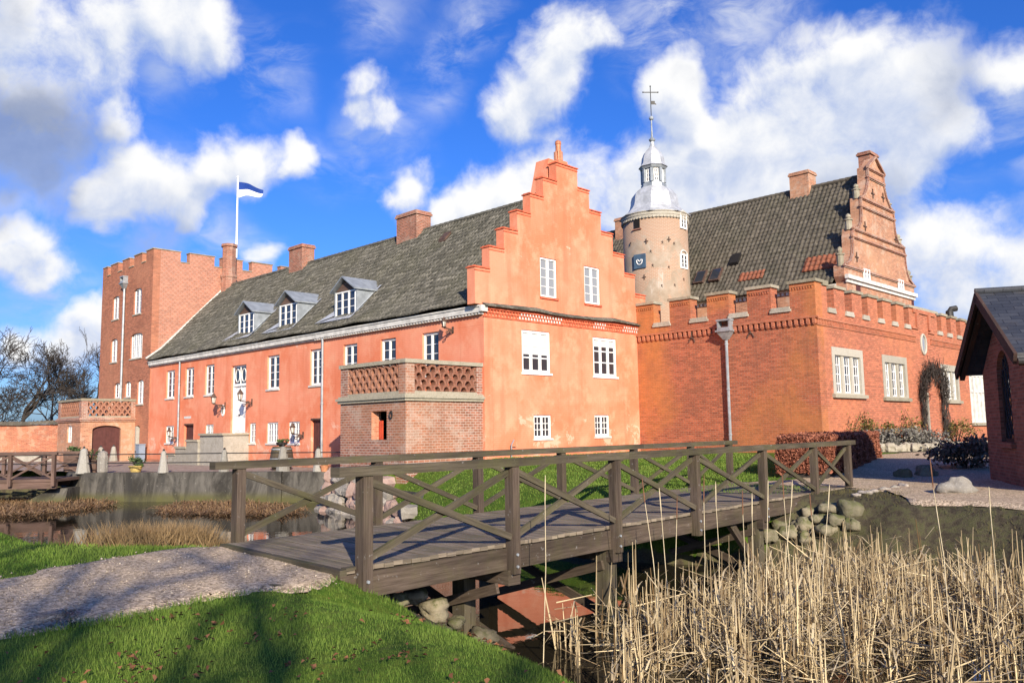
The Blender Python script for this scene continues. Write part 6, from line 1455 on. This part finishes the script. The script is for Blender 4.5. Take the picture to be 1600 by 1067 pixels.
# tussock beside the path
Cn = gnd(250, 864, -.3); rs2 = np.random.default_rng(77)
n = 9000; q = rs2.normal(0, 1, (n, 2))*np.array([.46, .26]); c = np.array([-5.3, 12.95]); B = np.c_[c[0]+q[:, 0], c[1]+q[:, 1]+.1*q[:, 0], np.zeros(n)]; B[:, 2] = np.maximum(height(B[:, 0], B[:, 1]), ZW)-.02
t2 = rs2.uniform(0, 6.28, n); hh = rs2.uniform(.2, .56, n)*np.clip(1.15-.35*np.hypot(q[:, 0]/.9, q[:, 1]/.5), .3, 1)
o = catmesh('dry_tussock', [blades(B, hh, rs2.uniform(.005, .012, n), rs2, .85)], MT['straw']); tag(o, 'tussock of dry brown grass at the water edge left of the bridge', 'grass')
# fallen leaves on the near grass
n = 360; a = np.radians(rs.uniform(-36, 12, n)); r = rs.uniform(4.2, 8.6, n); cl = rs.integers(0, 26, n); X = r*np.sin(a); Y = r*np.cos(a)
cx, cy = rs.uniform(-3.2, .3, 26), rs.uniform(4.6, 7.6, 26); u_ = rs.uniform(0, 1, n) < .72; X = np.where(u_, cx[cl]+rs.normal(0, .10, n), X); Y = np.where(u_, cy[cl]+rs.normal(0, .12, n), Y)
ok = (sdist(X, Y) > .4) & ~inpoly(X, Y, PATH); P = np.c_[X, Y, height(X, Y)+.05][ok]; n = len(P); nn = rs.normal(0, .35, (n, 3)); t = rs.uniform(0, 6.28, n); A_ = np.c_[np.cos(t), np.sin(t), nn[:, 2]]*.022; B_ = np.c_[-np.sin(t), np.cos(t), nn[:, 1]]*.015
sc = rs.uniform(.7, 1.3, (n, 1)); V = np.stack([P-A_*sc, P-B_*sc+Z*.01, P+A_*sc, P+B_*sc+Z*.012], 1).reshape(-1, 3)
o = npmesh('fallen_leaves', V, np.arange(4*n).reshape(-1, 4), MT['leaf_brown'], cols=np.repeat(rs.uniform(0, 1, n), 4)); tag(o, 'scattered orange brown dead leaves on the near lawn', 'leaves', kind='stuff')

# =================================================================== sun and sky
SAZ = np.array([.261, -.965]); SEL = math.radians(22.5)
sd3 = Vector((SAZ[0]*math.cos(SEL), SAZ[1]*math.cos(SEL), math.sin(SEL)))
sun = bpy.data.lights.new('sun', 'SUN'); sun.energy = 5.0; sun.angle = math.radians(.5); sun.color = (1., .885, .72)
so = bpy.data.objects.new('sun', sun); so.rotation_euler = sd3.to_track_quat('Z', 'Y').to_euler(); so.location = (10, -40, 30); COL.objects.link(so)
wd = bpy.data.worlds.new('World'); scene.world = wd; wd.use_nodes = True; wd.cycles.sampling_method = 'MANUAL'; wd.cycles.sample_map_resolution = 512; T = NT.__new__(NT); T.t = wd.node_tree; T.t.nodes.clear(); T.out = T.n('ShaderNodeOutputWorld')
sky = T.n('ShaderNodeTexSky', sky_type='NISHITA', sun_disc=False, sun_elevation=SEL, sun_rotation=math.atan2(SAZ[0], SAZ[1]), altitude=0, air_density=1., dust_density=1.1, ozone_density=3.)
skc = T.n('ShaderNodeHueSaturation', {'Saturation': SKYSAT, 'Value': SKYVAL, 'Color': sky}).outputs[0]
skc = T.mix(1., skc, (.49, .70, 1.24), 'MULTIPLY')
dirv = T.n('ShaderNodeTexCoord').outputs['Generated']; nrm = T.n('ShaderNodeVectorMath', {0: dirv}, operation='NORMALIZE').outputs[0]
def vadd(a, b): return T.n('ShaderNodeVectorMath', {0: a, 1: b}, operation='ADD').outputs[0]
def warp(v, scale, amp, det=3.):
    c = T.n('ShaderNodeTexNoise', {'Vector': v, 'Scale': scale, 'Detail': det, 'Roughness': .55}).outputs['Color']
    d = T.n('ShaderNodeVectorMath', {0: c, 1: (.5, .5, .5)}, operation='SUBTRACT').outputs[0]
    return vadd(v, T.n('ShaderNodeVectorMath', {0: d, 'Scale': amp}, operation='SCALE').outputs[0])
dm = warp(warp(nrm, 6., .085), 20., .035)                # the outline of each cloud is pulled about
def blobs(lst, v):
    cur = None
    for px, py, r, s in lst:
        d = ray(px, py); d = d/np.linalg.norm(d)
        ds = T.n('ShaderNodeVectorMath', {0: v, 1: tuple(map(float, d))}, operation='DISTANCE').outputs['Value']
        q = T.math('MULTIPLY_ADD', ds, -s/(r*1.12/FPX), s); cur = q if cur is None else T.math('SMOOTH_MAX', cur, q, .25)
    return cur
def fbm(v, sc, det=11., ro=.6): return T.n('ShaderNodeTexNoise', {'Vector': v, 'Scale': sc, 'Detail': det, 'Roughness': ro}).outputs['Fac']
fv = warp(nrm, 9., .05)
f1 = fbm(fv, 7.5, 12., .61); f2 = fbm(nrm, 4., 6., .6); f3 = fbm(warp(T.n('ShaderNodeMapping', {'Vector': nrm, 'Scale': (1., 1., 2.2)}).outputs[0], 5., .2), 6., 11., .63)
f1s = fbm(vadd(fv, (.010, 0, .022)), 7.5, 12., .61)
W0 = blobs(WHITE, dm)
def dens(w, f): return T.math('ADD', T.math('MINIMUM', T.math('MULTIPLY', w, 1.5), .85), T.math('MULTIPLY', T.math('SUBTRACT', f, .5), 2.7))
C = dens(W0, f1)
al = T.ramp(C, .0, .8)
WU = blobs(WHITE, vadd(dm, (.01, 0, .03)))
C2 = dens(WU, f1s)
light = T.math('ADD', T.math('MULTIPLY', T.math('SUBTRACT', C, C2), .6), .50)
th = T.math('MULTIPLY', T.ramp(blobs(THIN, dm), -.05, .8), T.ramp(f3, .38, .66, 0, .8))
ga = T.math('ADD', blobs(GREY, dm), T.math('MULTIPLY', T.math('SUBTRACT', f1, .5), 1.6)); gk = T.ramp(ga, .0, .65)
wcol = T.mix(T.ramp(light, .18, .92), (.55, .64, .86), (1.03, 1.03, 1.03))
gcol = T.mix(T.ramp(f2, .35, .65), (.20, .27, .47), (.40, .48, .68))
cl = T.mix(T.math('MULTIPLY', gk, .8), wcol, gcol)
cover = T.math('MAXIMUM', T.math('MAXIMUM', al, th), T.math('MULTIPLY', gk, .85))
bgS = T.n('ShaderNodeBackground', {'Color': skc, 'Strength': SKYSTR})
bgC = T.n('ShaderNodeBackground', {'Color': cl, 'Strength': CLSTR})
mx = T.n('ShaderNodeMixShader', {'Fac': cover})
T.t.links.new(bgS.outputs[0], mx.inputs[1]); T.t.links.new(bgC.outputs[0], mx.inputs[2]); T.t.links.new(mx.outputs[0], T.out.inputs[0])
scene.view_settings.view_transform = 'Standard'; scene.view_settings.look = 'None'; scene.view_settings.exposure = EXPO; scene.view_settings.gamma = 1; scene.view_settings.use_curve_mapping = False
scene.render.engine = 'CYCLES'; scene.cycles.max_bounces = 6; scene.cycles.transparent_max_bounces = 6; scene.cycles.use_denoising = True
